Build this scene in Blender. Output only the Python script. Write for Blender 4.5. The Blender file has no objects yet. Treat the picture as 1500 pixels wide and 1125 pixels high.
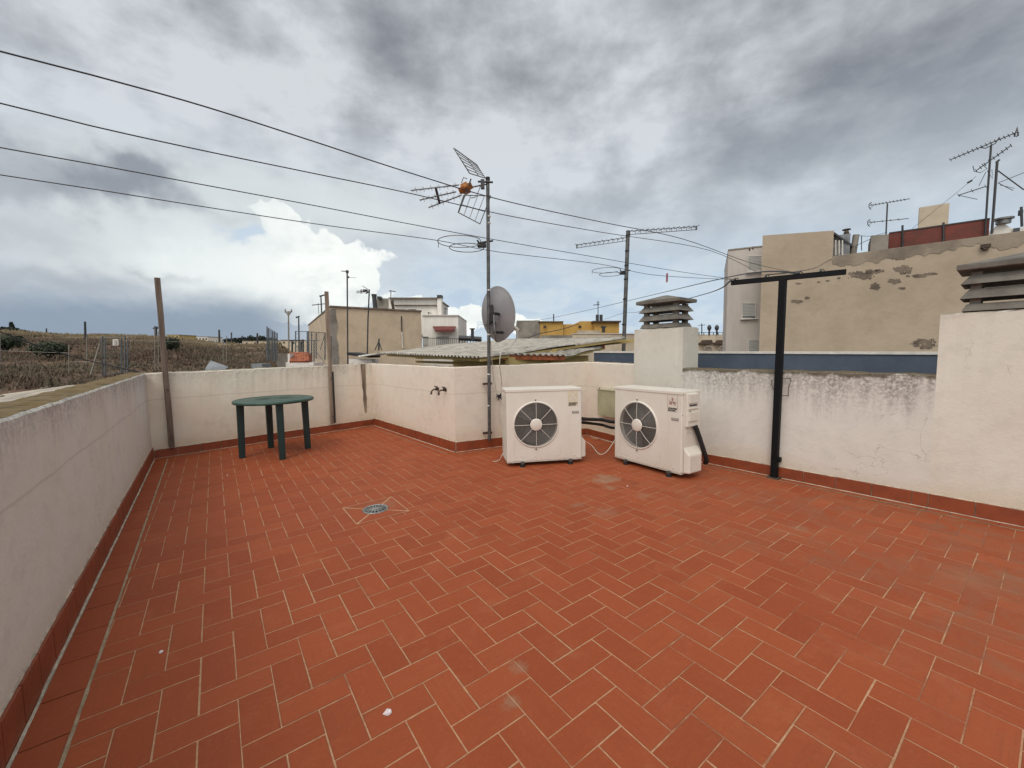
import bpy, bmesh, math, random
from mathutils import Vector, Matrix, noise
random.seed(11)
R = math.radians
COL = bpy.context.scene.collection
# ------------------------------------------------------------------ camera
F, HZ, SL, HC = 592.0, 517.0, -0.015, 1.4
pitch = math.atan((562.5 - HZ) / F); roll = math.atan(SL)
fw = Vector((0, math.cos(pitch), -math.sin(pitch))); rr = Vector((1, 0, 0)); uu = rr.cross(fw)
cs, sn = math.cos(-roll), math.sin(-roll)
RT = rr * cs - uu * sn; UP = rr * sn + uu * cs
CP = Vector((0, 0, HC))
def ray(x, y): return fw + RT * ((x - 750) / F) - UP * ((y - 562.5) / F)
def at(x, y, Y):                      # point seen at a photo position, at forward distance Y
    d = ray(x, y); return CP + d * (Y / d.y)
def gz(x, y, z=0.0):                  # point seen at a photo position, at height z
    d = ray(x, y); return CP + d * ((z - HC) / d.z)
def on(x, y, a, b):                   # point on the upright plane through a and b
    d = ray(x, y); n = Vector((-(b[1] - a[1]), b[0] - a[0], 0)); p = Vector((a[0], a[1], 0))
    return CP + d * ((p - CP).dot(n) / d.dot(n))
cam = bpy.data.objects.new("camera", bpy.data.cameras.new("camera")); COL.objects.link(cam)
m3 = Matrix((RT, UP, -fw)).transposed(); cam.matrix_world = Matrix.Translation(CP) @ m3.to_4x4()
cam.data.sensor_width = 36; cam.data.lens = 36 * F / 1500; cam.data.clip_end = 5000; cam.data.clip_start = 0.02
bpy.context.scene.camera = cam

# ------------------------------------------------------------------ materials
def nmat(name):
    m = bpy.data.materials.new(name); m.use_nodes = True
    nt = m.node_tree; return m, nt, nt.nodes['Principled BSDF']
def N(nt, t, **k):
    n = nt.nodes.new(t)
    for a, b in k.items():
        if a in n.inputs.keys() if isinstance(a, str) and False else False: pass
        setattr(n, a, b)
    return n
def L(nt, a, b): nt.links.new(a, b)
def val(nt, op, a, b=None, c=None, clamp=False):
    n = nt.nodes.new('ShaderNodeMath'); n.operation = op; n.use_clamp = clamp
    for i, v in enumerate((a, b, c)):
        if v is None: continue
        if isinstance(v, (int, float)): n.inputs[i].default_value = v
        else: L(nt, v, n.inputs[i])
    return n.outputs[0]
def mix(nt, f, a, b, bt='MIX'):
    n = nt.nodes.new('ShaderNodeMix'); n.data_type = 'RGBA'; n.blend_type = bt
    for i, v in ((0, f), (6, a), (7, b)):
        if isinstance(v, (int, float)): n.inputs[i].default_value = v
        elif isinstance(v, tuple): n.inputs[i].default_value = (*v[:3], 1)
        else: L(nt, v, n.inputs[i])
    return n.outputs[2]
def ramp(nt, f, lo, hi, smooth=True):
    n = nt.nodes.new('ShaderNodeMapRange'); n.interpolation_type = 'SMOOTHSTEP' if smooth else 'LINEAR'
    L(nt, f, n.inputs[0]) if not isinstance(f, (int, float)) else None
    n.inputs[1].default_value = lo; n.inputs[2].default_value = hi
    return n.outputs[0]
def coords(nt, scale=(1, 1, 1), kind='Object', src=None):
    if src is None:
        t = nt.nodes.new('ShaderNodeTexCoord'); src = t.outputs[kind]
    mp = nt.nodes.new('ShaderNodeMapping'); L(nt, src, mp.inputs[0]); mp.inputs[3].default_value = scale
    return mp.outputs[0]
def noi(nt, vec, s, detail=4, rough=0.55, dist=0):
    n = nt.nodes.new('ShaderNodeTexNoise'); L(nt, vec, n.inputs['Vector'])
    n.inputs['Scale'].default_value = s; n.inputs['Detail'].default_value = detail
    n.inputs['Roughness'].default_value = rough; n.inputs['Distortion'].default_value = dist
    return n.outputs['Fac']
def bump(nt, b, h, st, dist=0.01):
    n = nt.nodes.new('ShaderNodeBump'); L(nt, h, n.inputs['Height']); n.inputs['Strength'].default_value = st
    n.inputs['Distance'].default_value = dist; L(nt, n.outputs[0], b.inputs['Normal'])
def sep(nt, v):
    n = nt.nodes.new('ShaderNodeSeparateXYZ'); L(nt, v, n.inputs[0]); return n.outputs
def simple(name, col, rough=0.6, var=0.2, scale=8, bmp=0.1, metal=0.0, col2=None, stretch=(1, 1, 1), thr=(0.35, 0.7)):
    m, nt, b = nmat(name); v = coords(nt, stretch)
    n1 = noi(nt, v, scale, 6, 0.6); n2 = noi(nt, v, scale * 7, 3)
    c2 = col2 or tuple(c * (1 - var * 1.6) for c in col)
    c = mix(nt, ramp(nt, n1, *thr), col, c2)
    c = mix(nt, val(nt, 'MULTIPLY', n2, var), c, tuple(x * 0.5 for x in col))
    L(nt, c, b.inputs['Base Color']); b.inputs['Roughness'].default_value = rough; b.inputs['Metallic'].default_value = metal
    if bmp: bump(nt, b, n2, bmp, 0.01)
    return m
def plaster(name, base, dirty=(0.16, 0.15, 0.15), top=1.2, reach=0.45, amount=1.0, moss=(0.135, 0.092, 0.035), mossamt=1.0, pink=(0.60, 0.46, 0.38), seam=True, lip=False):
    m, nt, b = nmat(name)
    v = coords(nt); s = sep(nt, v); z = s[2]
    big = noi(nt, v, 1.1, 5, 0.6)
    c = mix(nt, ramp(nt, big, 0.35, 0.65), base, pink)
    mid = noi(nt, v, 6, 8, 0.65)
    c = mix(nt, val(nt, 'MULTIPLY', ramp(nt, mid, 0.45, 0.75), 0.35), c, tuple(x * 0.72 for x in base))
    blot = noi(nt, coords(nt, (1, 1, 1.0)), 2.6, 9, 0.75, 0.4)
    c = mix(nt, val(nt, 'MULTIPLY', ramp(nt, blot, 0.56, 0.74), 0.28), c, dirty)
    # runs of dirt from the top
    st = val(nt, 'ADD', val(nt, 'MULTIPLY', noi(nt, coords(nt, (9, 9, 0.8)), 1.4, 7, 0.72, 0.3), .6), val(nt, 'MULTIPLY', noi(nt, coords(nt, (1.6, 1.6, .3)), 1.3, 4, .6), .5))
    st = val(nt, 'SUBTRACT', st, .05)
    fine = noi(nt, v, 38, 5, 0.75)
    zz = val(nt, 'ADD', z, val(nt, 'MULTIPLY', val(nt, 'SUBTRACT', st, 0.5), reach * 3.1))
    f = ramp(nt, zz, top - reach, top + 0.08)
    f = val(nt, 'MULTIPLY', f, ramp(nt, fine, 0.32, 0.62))
    c = mix(nt, val(nt, 'MULTIPLY', f, 0.8 * amount), c, dirty)
    if lip:
        c = mix(nt, val(nt, 'MULTIPLY', ramp(nt, val(nt, 'ADD', z, val(nt, 'MULTIPLY', val(nt, 'SUBTRACT', mid, .5), .16)), top - .055, top - .02), .85), c, (0.095, 0.075, 0.045))
    scr = noi(nt, coords(nt, (5, 5, 40)), 1.2, 5, .7); c = mix(nt, val(nt, 'MULTIPLY', ramp(nt, scr, .58, .72), .16), c, tuple(x * .55 for x in base))
    ck = noi(nt, v, 1.3, 6, .55, 1.2); cd_ = val(nt, 'ABSOLUTE', val(nt, 'SUBTRACT', ck, .5)); c = mix(nt, val(nt, 'MULTIPLY', val(nt, 'MULTIPLY', ramp(nt, cd_, .0035, .0008), ramp(nt, noi(nt, v, .7, 2), .52, .58)), .5), c, (0.22, 0.18, 0.14))
    # damp foot
    ft = ramp(nt, val(nt, 'ADD', z, val(nt, 'MULTIPLY', val(nt, 'SUBTRACT', big, 0.5), 0.5)), 0.33, 0.12)
    c = mix(nt, val(nt, 'MULTIPLY', ft, 0.35), c, (0.52, 0.40, 0.24))
    # hairline seam of the render coat
    if seam:
        sz = val(nt, 'ABSOLUTE', val(nt, 'SUBTRACT', val(nt, 'ADD', z, val(nt, 'MULTIPLY', val(nt, 'SUBTRACT', big, 0.5), 0.06)), 0.83))
        c = mix(nt, val(nt, 'MULTIPLY', ramp(nt, sz, 0.012, 0.0), 0.28), c, (0.3, 0.25, 0.2))
    g = nt.nodes.new('ShaderNodeNewGeometry'); nz = sep(nt, g.outputs['True Normal'])[2]
    mm = mix(nt, ramp(nt, noi(nt, v, 12, 6, 0.7), 0.4, 0.6), moss, (0.175, 0.13, 0.075))
    mm = mix(nt, ramp(nt, noi(nt, v, 5, 6, 0.7), 0.52, 0.62), mm, (0.085, 0.068, 0.035))
    c = mix(nt, val(nt, 'MULTIPLY', ramp(nt, nz, 0.75, 0.95), mossamt), c, mm)
    # chipped arris
    L(nt, c, b.inputs['Base Color']); b.inputs['Roughness'].default_value = 0.95; b.inputs['Specular IOR Level'].default_value = .15
    h = val(nt, 'ADD', val(nt, 'MULTIPLY', mid, 1.0), val(nt, 'MULTIPLY', fine, 0.35))
    bump(nt, b, h, 0.30, 0.02)
    return m
M = {}
WH = (0.62, 0.545, 0.475)
M['wall_left'] = plaster('plaster_left', (0.65, 0.64, 0.58), (0.20, 0.19, 0.18), 1.2, 0.26, 1.0, pink=(0.64, 0.60, 0.525))
M['wall_back'] = plaster('plaster_back', (0.73, 0.69, 0.575), (0.34, 0.32, 0.27), 1.22, 0.30, 0.7, moss=(0.35, 0.31, 0.26), pink=(0.72, 0.63, 0.515))
M['wall_mid'] = plaster('plaster_mid', (0.71, 0.64, 0.54), (0.42, 0.36, 0.28), 1.3, 0.1, 0.3, moss=(0.4, 0.34, 0.27), pink=(0.70, 0.60, 0.505))
M['wall_right'] = plaster('plaster_right', (0.68, 0.65, 0.59), (0.15, 0.135, 0.125), 1.17, 0.44, 1.0, moss=(0.10, 0.075, 0.03), pink=(0.64, 0.60, 0.54), lip=True, seam=False)
M['wall_pier'] = plaster('plaster_pier', (0.68, 0.64, 0.555), (0.28, 0.26, 0.25), 1.72, 0.12, 0.8, moss=(0.2, 0.18, 0.15), pink=(0.65, 0.595, 0.51), seam=False)
M['ped'] = plaster('plaster_pedestal', (0.62, 0.595, 0.52), (0.26, 0.27, 0.22), 1.75, 0.16, 0.6, moss=(0.25, 0.22, 0.18), pink=(0.56, 0.53, 0.45), seam=False)
M['concrete'] = simple('cast_concrete', (0.20, 0.185, 0.155), 0.9, 0.35, 5, 0.5, col2=(0.11, 0.10, 0.085))
M['mortar2'] = simple('dull_mortar', (0.40, 0.31, 0.20), 0.95, 0.4, 14, 0.6, col2=(0.24, 0.17, 0.10))
M['mortar'] = simple('mortar', (0.62, 0.54, 0.42), 0.95, 0.3, 14, 0.6)
M['skirt'] = simple('skirting_tile', (0.285, 0.064, 0.022), 0.5, 0.35, 5, 0.2, col2=(0.20, 0.045, 0.017))
M['black'] = simple('black_paint', (0.005, 0.0055, 0.0065), 0.65, 0.2, 20, 0.15)
M['black'].node_tree.nodes['Principled BSDF'].inputs['Specular IOR Level'].default_value = .2
M['rubber'] = simple('black_rubber', (0.014, 0.014, 0.015), 0.7, 0.2, 30, 0.2)
M['cable'] = simple('cable_sheath', (0.035, 0.035, 0.04), 0.6, 0.1, 30, 0)
M['wcable'] = simple('white_cable', (0.62, 0.58, 0.5), 0.6, 0.2, 30, 0)
M['steel'] = simple('galvanised_steel', (0.13, 0.13, 0.125), 0.5, 0.35, 14, 0.1, 0.4, col2=(0.06, 0.058, 0.055))
M['rust'] = simple('rusty_steel', (0.11, 0.075, 0.055), 0.8, 0.4, 25, 0.3, 0.2)
M['alu'] = simple('dull_aluminium', (0.27, 0.27, 0.265), 0.45, 0.3, 20, 0.1, 0.7)
M['dalu'] = simple('dark_aluminium', (0.06, 0.06, 0.062), 0.5, 0.2, 20, 0, 0.3)
M['orange'] = simple('orange_plastic', (0.50, 0.17, 0.03), 0.5, 0.4, 30, 0.1)
M['dish'] = simple('grey_dish_paint', (0.265, 0.26, 0.262), 0.55, 0.12, 3, 0.03)
M['ac'] = simple('cream_enamel', (0.70, 0.66, 0.585), 0.36, 0.08, 2.2, 0.02, col2=(0.65, 0.60, 0.52))
M['acside'] = simple('cream_enamel_side', (0.66, 0.62, 0.54), 0.4, 0.10, 2.2, 0.02)
for k_ in ('ac', 'acside'):
    g_ = M[k_].node_tree; b_ = g_.nodes['Principled BSDF']; src = b_.inputs['Base Color'].links[0].from_socket; v_ = coords(g_)
    z_ = sep(g_, v_)[2]; f_ = val(g_, 'MULTIPLY', ramp(g_, val(g_, 'ADD', z_, val(g_, 'MULTIPLY', noi(g_, v_, 9, 5, .7), .22)), .30, .17), ramp(g_, noi(g_, v_, 45, 4, .7), .50, .62))
    src = mix(g_, val(g_, 'MULTIPLY', f_, .35), src, (0.22, 0.12, 0.06))
    run = val(g_, 'MULTIPLY', ramp(g_, noi(g_, coords(g_, (14, 14, .9)), 1.2, 5, .7), .56, .72), .22); src = mix(g_, run, src, (0.40, 0.34, 0.26))
    L(g_, src, b_.inputs['Base Color'])
M['dark'] = simple('dark_recess', (0.018, 0.017, 0.018), 0.8, 0.1, 10, 0)
M['coil'] = simple('coil_fins', (0.15, 0.15, 0.145), 0.5, 0.3, 40, 0.1, 0.5)
M['fan'] = simple('fan_plastic', (0.085, 0.085, 0.08), 0.5, 0.1, 10, 0)
M['ink'] = simple('ink', (0.04, 0.035, 0.035), 0.6, 0.1, 10, 0)
M['fadedred'] = simple('faded_red_ink', (0.52, 0.30, 0.25), 0.6, 0.35, 60, 0)
M['paleink'] = simple('pale_sticker', (0.66, 0.59, 0.44), 0.6, 0.1, 40, 0)
M['sticker'] = simple('white_sticker', (0.68, 0.63, 0.55), 0.6, 0.1, 40, 0)
M['greyink'] = simple('grey_badge', (0.28, 0.26, 0.23), 0.5, 0.1, 40, 0)
M['green'] = simple('green_plastic', (0.018, 0.058, 0.040), 0.45, 0.3, 5, 0.08, col2=(0.035, 0.085, 0.062))
M['greenleg'] = simple('dark_green_plastic', (0.010, 0.036, 0.033), 0.45, 0.2, 6, 0.05)
M['wood'] = simple('weathered_wood', (0.34, 0.26, 0.19), 0.9, 0.4, 3, 0.5, col2=(0.17, 0.12, 0.09), stretch=(9, 9, 0.7))
M['wood2'] = simple('weathered_reddish_wood', (0.21, 0.16, 0.125), 0.9, 0.4, 3, 0.5, col2=(0.10, 0.07, 0.055), stretch=(9, 9, 0.7))
M['olive'] = simple('olive_box_paint', (0.42, 0.40, 0.25), 0.6, 0.15, 6, 0.05)
M['brass'] = simple('old_brass', (0.11, 0.085, 0.06), 0.45, 0.4, 40, 0.1, 0.7)
M['paper'] = simple('paper', (0.8, 0.72, 0.72), 0.9, 0.1, 40, 0.2)
M['bluewall'] = simple('slate_blue_paint', (0.062, 0.083, 0.118), 0.8, 0.25, 3, 0.15, col2=(0.085, 0.108, 0.145))
M['whitecap'] = simple('white_coping', (0.72, 0.68, 0.62), 0.8, 0.15, 8, 0.2)
M['yellow'] = simple('ochre_yellow_paint', (0.55, 0.33, 0.085), 0.85, 0.12, 2, 0.1)
M['shedyellow'] = simple('yellow_shed_wood', (0.50, 0.385, 0.15), 0.8, 0.3, 4, 0.2, col2=(0.38, 0.28, 0.105))
M['shedred'] = simple('orange_beam', (0.36, 0.10, 0.035), 0.8, 0.4, 8, 0.2)
M['asb'] = simple('fibre_cement', (0.50, 0.465, 0.40), 0.95, 0.45, 5.5, 0.5, col2=(0.28, 0.26, 0.22), thr=(.38,.62))
M['beige'] = simple('beige_render', (0.47, 0.38, 0.28), 0.95, 0.26, .8, 1.0, col2=(0.39, 0.312, 0.225))
M['band'] = simple('weathered_band', (0.335, 0.275, 0.21), 0.95, 0.3, 1.2, 0.5)
M['beige2'] = simple('sandy_render', (0.62, 0.495, 0.35), 0.95, 0.3, 1.3, 0.9, col2=(0.50, 0.395, 0.275))
M['patch'] = simple('bare_grey_mortar', (0.235, 0.185, 0.14), 0.98, 0.35, 4, 0.6)
M['greyrender'] = simple('grey_render', (0.30, 0.27, 0.225), 0.95, 0.3, 1.2, 0.4)
M['apt'] = simple('off_white_facade', (0.56, 0.505, 0.45), 0.9, 0.18, 0.9, 0.1, col2=(0.47, 0.42, 0.375), stretch=(2, 2, .5))
M['white'] = simple('white_facade', (0.80, 0.765, 0.70), 0.9, 0.18, 1.2, 0.1, col2=(0.68, 0.64, 0.57), stretch=(2, 2, .5))
M['cream'] = simple('cream_facade', (0.60, 0.50, 0.37), 0.9, 0.2, 0.8, 0.1)
M['shutter'] = simple('roller_shutter', (0.50, 0.50, 0.47), 0.6, 0.1, 2, 0.1, stretch=(.1, .1, 8))
M['glass'] = simple('dark_glass', (0.03, 0.035, 0.04), 0.1, 0.1, 2, 0)
M['brick'] = simple('old_red_brick_wall', (0.20, 0.055, 0.04), 0.95, 0.4, 3, 0.3, col2=(0.13, 0.05, 0.04))
M['rooftile'] = simple('roof_tile', (0.42, 0.13, 0.06), 0.85, 0.5, 9, 0.3)
M['awning'] = simple('maroon_awning', (0.17, 0.04, 0.035), 0.8, 0.2, 4, 0)
M['sheet'] = simple('grey_sheet_metal', (0.27, 0.29, 0.30), 0.6, 0.3, 3, 0.1, 0.2)
M['fencewire'] = simple('fence_wire', (0.13, 0.145, 0.155), 0.6, 0.2, 20, 0, 0.3)
M['fencepost'] = simple('fence_post', (0.33, 0.30, 0.25), 0.7, 0.3, 20, 0.1, 0.2)
M['grass'] = simple('dry_scrub', (0.125, 0.088, 0.055), 0.95, 0.5, 0.22, 0, col2=(0.075, 0.046, 0.032), thr=(.42, .58))
M['shrub'] = simple('olive_leaves', (0.045, 0.06, 0.028), 0.85, 0.5, 3, 0)
M['pine'] = simple('dark_needles', (0.018, 0.028, 0.018), 0.9, 0.4, 1, 0)
M['bark'] = simple('bark', (0.07, 0.05, 0.035), 0.95, 0.3, 10, 0.3)
M['stone'] = simple('pale_field_stone', (0.27, 0.23, 0.18), 0.95, 0.3, 3, 0.2)
M['kerbc'] = simple('pale_concrete', (0.48, 0.42, 0.34), 0.95, 0.3, 1, 0.2)
M['grille'] = simple('cream_wire', (0.62, 0.58, 0.52), 0.45, 0.1, 20, 0)
M['zinc'] = simple('drain_metal', (0.33, 0.33, 0.31), 0.45, 0.3, 20, 0.1, 0.4)
M['pin'] = simple('pink_plastic', (0.35, 0.12, 0.16), 0.5, 0.1, 20, 0)

# ------------------------------------------------------------------ mesh builder
WM = {}
class MB:
    def __init__(s, M_=None): s.v = []; s.f = []; s.M = M_ or Matrix.Identity(4); s.mi = []; s.cur = 0; s.smooth = False; s.sm = []
    def add(s, vs, fs, smooth=False):
        o = len(s.v); s.v += [s.M @ Vector(p) for p in vs]
        for f in fs: s.f.append(tuple(i + o for i in f)); s.mi.append(s.cur); s.sm.append(smooth)
        return s
    def box(s, c, d, rz=0, rot=None, bev=0):
        hx, hy, hz = d[0] / 2, d[1] / 2, d[2] / 2
        m = Matrix.Translation(Vector(c)) @ (rot.to_4x4() if rot else Matrix.Rotation(rz, 4, 'Z'))
        if bev <= 0:
            vs = [m @ Vector((x * hx, y * hy, z * hz)) for x in (-1, 1) for y in (-1, 1) for z in (-1, 1)]
            return s.add(vs, [(0, 1, 3, 2), (4, 6, 7, 5), (0, 4, 5, 1), (2, 3, 7, 6), (0, 2, 6, 4), (1, 5, 7, 3)])
        bm = bmesh.new(); bmesh.ops.create_cube(bm, size=1)
        for v in bm.verts: v.co = Vector((v.co.x * d[0], v.co.y * d[1], v.co.z * d[2]))
        bmesh.ops.bevel(bm, geom=list(bm.edges), offset=bev, segments=2, affect='EDGES', profile=0.6)
        bm.verts.index_update()
        vs = [m @ v.co for v in bm.verts]; fs = [[v.index for v in f.verts] for f in bm.faces]; bm.free()
        return s.add(vs, fs)
    def tube(s, pts, r, n=8, close=False, r2=None, cap=True):
        pts = [Vector(p) for p in pts]; k = len(pts); vs = []; fs = []
        prev = None
        for i, p in enumerate(pts):
            if close: t = pts[(i + 1) % k] - pts[i - 1]
            else: t = (pts[min(i + 1, k - 1)] - pts[max(i - 1, 0)])
            if t.length < 1e-9: t = Vector((0, 0, 1))
            t.normalize()
            if prev is None:
                a = Vector((0, 0, 1)) if abs(t.z) < .9 else Vector((1, 0, 0)); nrm = t.cross(a).normalized()
            else:
                nrm = (prev - t * prev.dot(t)); nrm = nrm.normalized() if nrm.length > 1e-6 else t.orthogonal().normalized()
            prev = nrm; bn = t.cross(nrm)
            rad = r if r2 is None else r + (r2 - r) * i / (k - 1)
            for j in range(n):
                a = 2 * math.pi * j / n + math.pi / n
                vs.append(p + (nrm * math.cos(a) + bn * math.sin(a)) * rad)
        for i in range(k if close else k - 1):
            for j in range(n):
                a = i * n + j; b = i * n + (j + 1) % n; c = ((i + 1) % k) * n + (j + 1) % n; d = ((i + 1) % k) * n + j
                fs.append((a, b, c, d))
        s.add(vs, fs, n > 4)
        if cap and not close: s.add(vs[:n], [tuple(range(n))[::-1]]); s.add(vs[-n:], [tuple(range(n))])
        return s
    def lathe(s, prof, n=24, M_=None):       # prof = [(r,z)], axis Z
        M_ = M_ or Matrix.Identity(4); vs = []; fs = []
        for (r, z) in prof:
            for j in range(n):
                a = 2 * math.pi * j / n; vs.append(M_ @ Vector((r * math.cos(a), r * math.sin(a), z)))
        for i in range(len(prof) - 1):
            for j in range(n): fs.append((i * n + j, i * n + (j + 1) % n, (i + 1) * n + (j + 1) % n, (i + 1) * n + j))
        return s.add(vs, fs, True)
    def prism(s, poly, z0, z1):
        n = len(poly); vs = [(p[0], p[1], z0) for p in poly] + [(p[0], p[1], z1) for p in poly]
        fs = [tuple(range(n))[::-1], tuple(range(n, 2 * n))] + [(i, (i + 1) % n, n + (i + 1) % n, n + i) for i in range(n)]
        return s.add(vs, fs)
    def hexa(s, a, b):                        # loft between polygons a and b
        n = len(a)
        return s.add(list(a) + list(b), [tuple(range(n))[::-1], tuple(range(n, 2 * n))] + [(i, (i + 1) % n, n + (i + 1) % n, n + i) for i in range(n)])
    def build(s, name, mats, parent=None, origin=None, fixn=True):
        if not isinstance(mats, (list, tuple)): mats = [mats]
        if parent is not None:
            W = WM[parent.name]
        else:
            if origin is None:
                xs = [v.x for v in s.v]; ys = [v.y for v in s.v]; zs = [v.z for v in s.v]
                origin = Vector(((min(xs) + max(xs)) / 2, (min(ys) + max(ys)) / 2, min(zs)))
            W = Matrix.Translation(Vector(origin))
        I = W.inverted(); me = bpy.data.meshes.new(name)
        me.from_pydata([I @ v for v in s.v], [], s.f)
        for m in mats: me.materials.append(m)
        me.polygons.foreach_set('material_index', s.mi); me.polygons.foreach_set('use_smooth', s.sm)
        if fixn:
            bm = bmesh.new(); bm.from_mesh(me); bmesh.ops.recalc_face_normals(bm, faces=bm.faces); bm.to_mesh(me); bm.free()
        me.update()
        o = bpy.data.objects.new(name, me); COL.objects.link(o)
        if parent is not None: o.parent = parent; WM[o.name] = W
        else: o.matrix_world = W; WM[o.name] = W
        return o
def tag(o, label=None, cat=None, group=None, kind=None):
    if label: o['label'] = label
    if cat: o['category'] = cat
    if group: o['group'] = group
    if kind: o['kind'] = kind
    return o
def empty(name, loc, rz=0, label=None, cat=None, group=None):
    o = bpy.data.objects.new(name, None); COL.objects.link(o); o.empty_display_size = .1
    o.location = loc; o.rotation_euler = (0, 0, rz)
    WM[o.name] = Matrix.Translation(Vector(loc)) @ Matrix.Rotation(rz, 4, 'Z')
    return tag(o, label, cat, group)
def local(o): return MB(WM[o.name])
def V(*a): return Vector(a)
def lerp(a, b, t): return Vector(a) * (1 - t) + Vector(b) * t
def arc(p, q, sag, n=16):
    return [lerp(p, q, i / n) + V(0, 0, -sag * 4 * (i / n) * (1 - i / n)) for i in range(n + 1)]
def text_mesh(txt, size, M_, name, mat, parent, bold=0.0, sx=1.0, ext=0.0008):
    c = bpy.data.curves.new(name, 'FONT'); c.body = txt; c.size = size; c.align_x = 'CENTER'; c.align_y = 'CENTER'
    c.extrude = ext; c.offset = bold; c.space_line = .85
    t = bpy.data.objects.new('tmp', c); COL.objects.link(t); bpy.context.view_layer.update()
    me = bpy.data.meshes.new_from_object(t.evaluated_get(bpy.context.evaluated_depsgraph_get()))
    mb = MB(M_ @ Matrix.Diagonal((sx, 1, 1, 1))); mb.add([v.co.copy() for v in me.vertices], [tuple(p.vertices) for p in me.polygons])
    bpy.data.objects.remove(t); bpy.data.curves.remove(c); bpy.data.meshes.remove(me)
    return mb.build(name, mat, parent)

# ------------------------------------------------------------------ terrace plan
def fl(x, y, z=0): p = gz(x, y, z); return V(p.x, p.y, 0)
L0 = fl(0, 1128); A = fl(224, 673); B = fl(548, 623); C = fl(668, 663)
D = V(1.25, 6.72, 0); R0 = fl(1042, 680); R1 = fl(1500, 773)
rd = (R1 - R0).normalized(); rn = V(-rd.y, rd.x, 0)          # rn points away from the terrace
if rn.x < 0: rn = -rn
P1 = on(929, 500, R0, R1); P1.z = 0; P2 = on(1000, 500, R0, R1); P2.z = 0   # pedestal front corners
K1 = on(1375, 500, R0, R1); K1.z = 0; K2 = K1 + rd * 1.05
Rend = R0 + rd * 9
Lb = L0 + (L0 - A).normalized() * 4.2
E_ = P1 + V(0.02, 0.02, 0)
ud = V(math.cos(R(36.3)), math.sin(R(36.3)), 0); vd = V(-ud.y, ud.x, 0)

def wallpiece(p, q, po, qo, hp, hq, mat, label, skirt=None, name='parapet_wall', z0=-0.6, jit=0.006, seed=0, slen=.26, nsub=None):
    """p,q inner foot; po,qo outer foot; hp,hq heights"""
    ln = (q - p).length; n = nsub or max(2, int(ln / .05)); mb = MB()
    prof = lambda h: [(0, z0), (0, 0), (0, .3), (0, .7), (0, h - .05), (0, h - .012), (.05, h), (.5, h + .004), (.95, h), (1, h - .015), (1, z0)]
    vs = []; k = 11
    for i in range(n + 1):
        t = i / n; a = lerp(p, q, t); b = lerp(po, qo, t); h = hp + (hq - hp) * t
        for j, (w, z) in enumerate(prof(h)):
            pt = lerp(a, b, w); pt.z = z
            if j >= 4 and 0 < i < n:
                nn = noise.noise_vector(pt * 5 + V(seed, 0, 0)) * jit * 1.5 + noise.noise_vector(pt * 23 + V(seed, 3, 0)) * jit
                if j < 10: pt += nn
            vs.append(pt)
    fs = []
    for i in range(n):
        for j in range(k - 1): fs.append((i * k + j, i * k + j + 1, (i + 1) * k + j + 1, (i + 1) * k + j))
    fs.append(tuple(range(k))); fs.append(tuple(n * k + j for j in range(k))[::-1])
    mb.add(vs, fs)
    o = mb.build(name, mat, origin=((p + q) / 2)); tag(o, label, 'wall', 'white parapet walls round the terrace')
    if skirt:
        s0, s1, inset0, inset1 = skirt; d = (q - p).normalized(); nrm = (p - po); nrm -= d * nrm.dot(d); nrm.normalize()
        mb = MB(); mo = MB(); x = inset0; i = 0
        while x < ln - inset1 - .01:
            w = min(slen, ln - inset1 - x); t = (x + w / 2) / ln; h = s0 + (s1 - s0) * t + random.uniform(-.002, .002)
            c = p + d * (x + w / 2) + nrm * (.007 + random.uniform(0, .0015)); c.z = h / 2
            mb.box(c, (w - .006, .015, h), math.atan2(d.y, d.x), bev=.002); x += w; i += 1
        mb.build('skirting', M['skirt'], o)
        # pointing behind the tiles and along their top, rough
        nn = int(ln / .04); vs = []; fs = []
        for i in range(nn + 1):
            t = i / nn; h = s0 + (s1 - s0) * t; c = p + d * (inset0 + t * (ln - inset0 - inset1))
            j1 = .004 + .006 * abs(noise.noise(c * 9)); up = .006 + .010 * abs(noise.noise(c * 6 + V(5, 5, 5)))
            for (w, z) in ((0, 0), (.004, 0), (.004, h), (j1, h + .001), (.001, h + up), (-.004, h + up)): 
                pt = c + nrm * w; pt.z = z; vs.append(pt)
        for i in range(nn):
            for j in range(5): fs.append((i * 6 + j, i * 6 + j + 1, (i + 1) * 6 + j + 1, (i + 1) * 6 + j))
        mo.add(vs, fs)
        # bead of mortar on the floor
        pts = [p + d * (inset0 + t / nn * (ln - inset0 - inset1)) + nrm * (.02 + .005 * noise.noise((p + d * t * .04) * 7)) + V(0, 0, .006) for t in range(nn + 1)]
        vs = []; fs = []
        for i, c in enumerate(pts):
            w = .0055 + .006 * abs(noise.noise(c * 11))
            for (a, z) in ((-w, 0), (-w * .5, .006), (w * .5, .006), (w, 0)): vs.append(c + nrm * a + V(0, 0, z))
        for i in range(len(pts) - 1):
            for j in range(3): fs.append((i * 4 + j, i * 4 + j + 1, (i + 1) * 4 + j + 1, (i + 1) * 4 + j))
        mo.add(vs, fs); mo.build('mortar_line', M['mortar'], o)
    return o
def offs(pts, th):
    out = []
    for i, p in enumerate(pts):
        ds = []
        if i > 0: ds.append((pts[i] - pts[i - 1]).normalized())
        if i < len(pts) - 1: ds.append((pts[i + 1] - pts[i]).normalized())
        ns = [V(-d.y, d.x, 0) for d in ds]
        n = sum(ns, V(0, 0, 0)).normalized(); c = n.dot(ns[0]); out.append(p + n * th / max(c, .3))
    return out
chain = [Lb, A, B, C, D, E_]; OC = offs(chain, .24)
hs = [1.165, 1.195, 1.235, 1.212, 1.235, 1.215]
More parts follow.
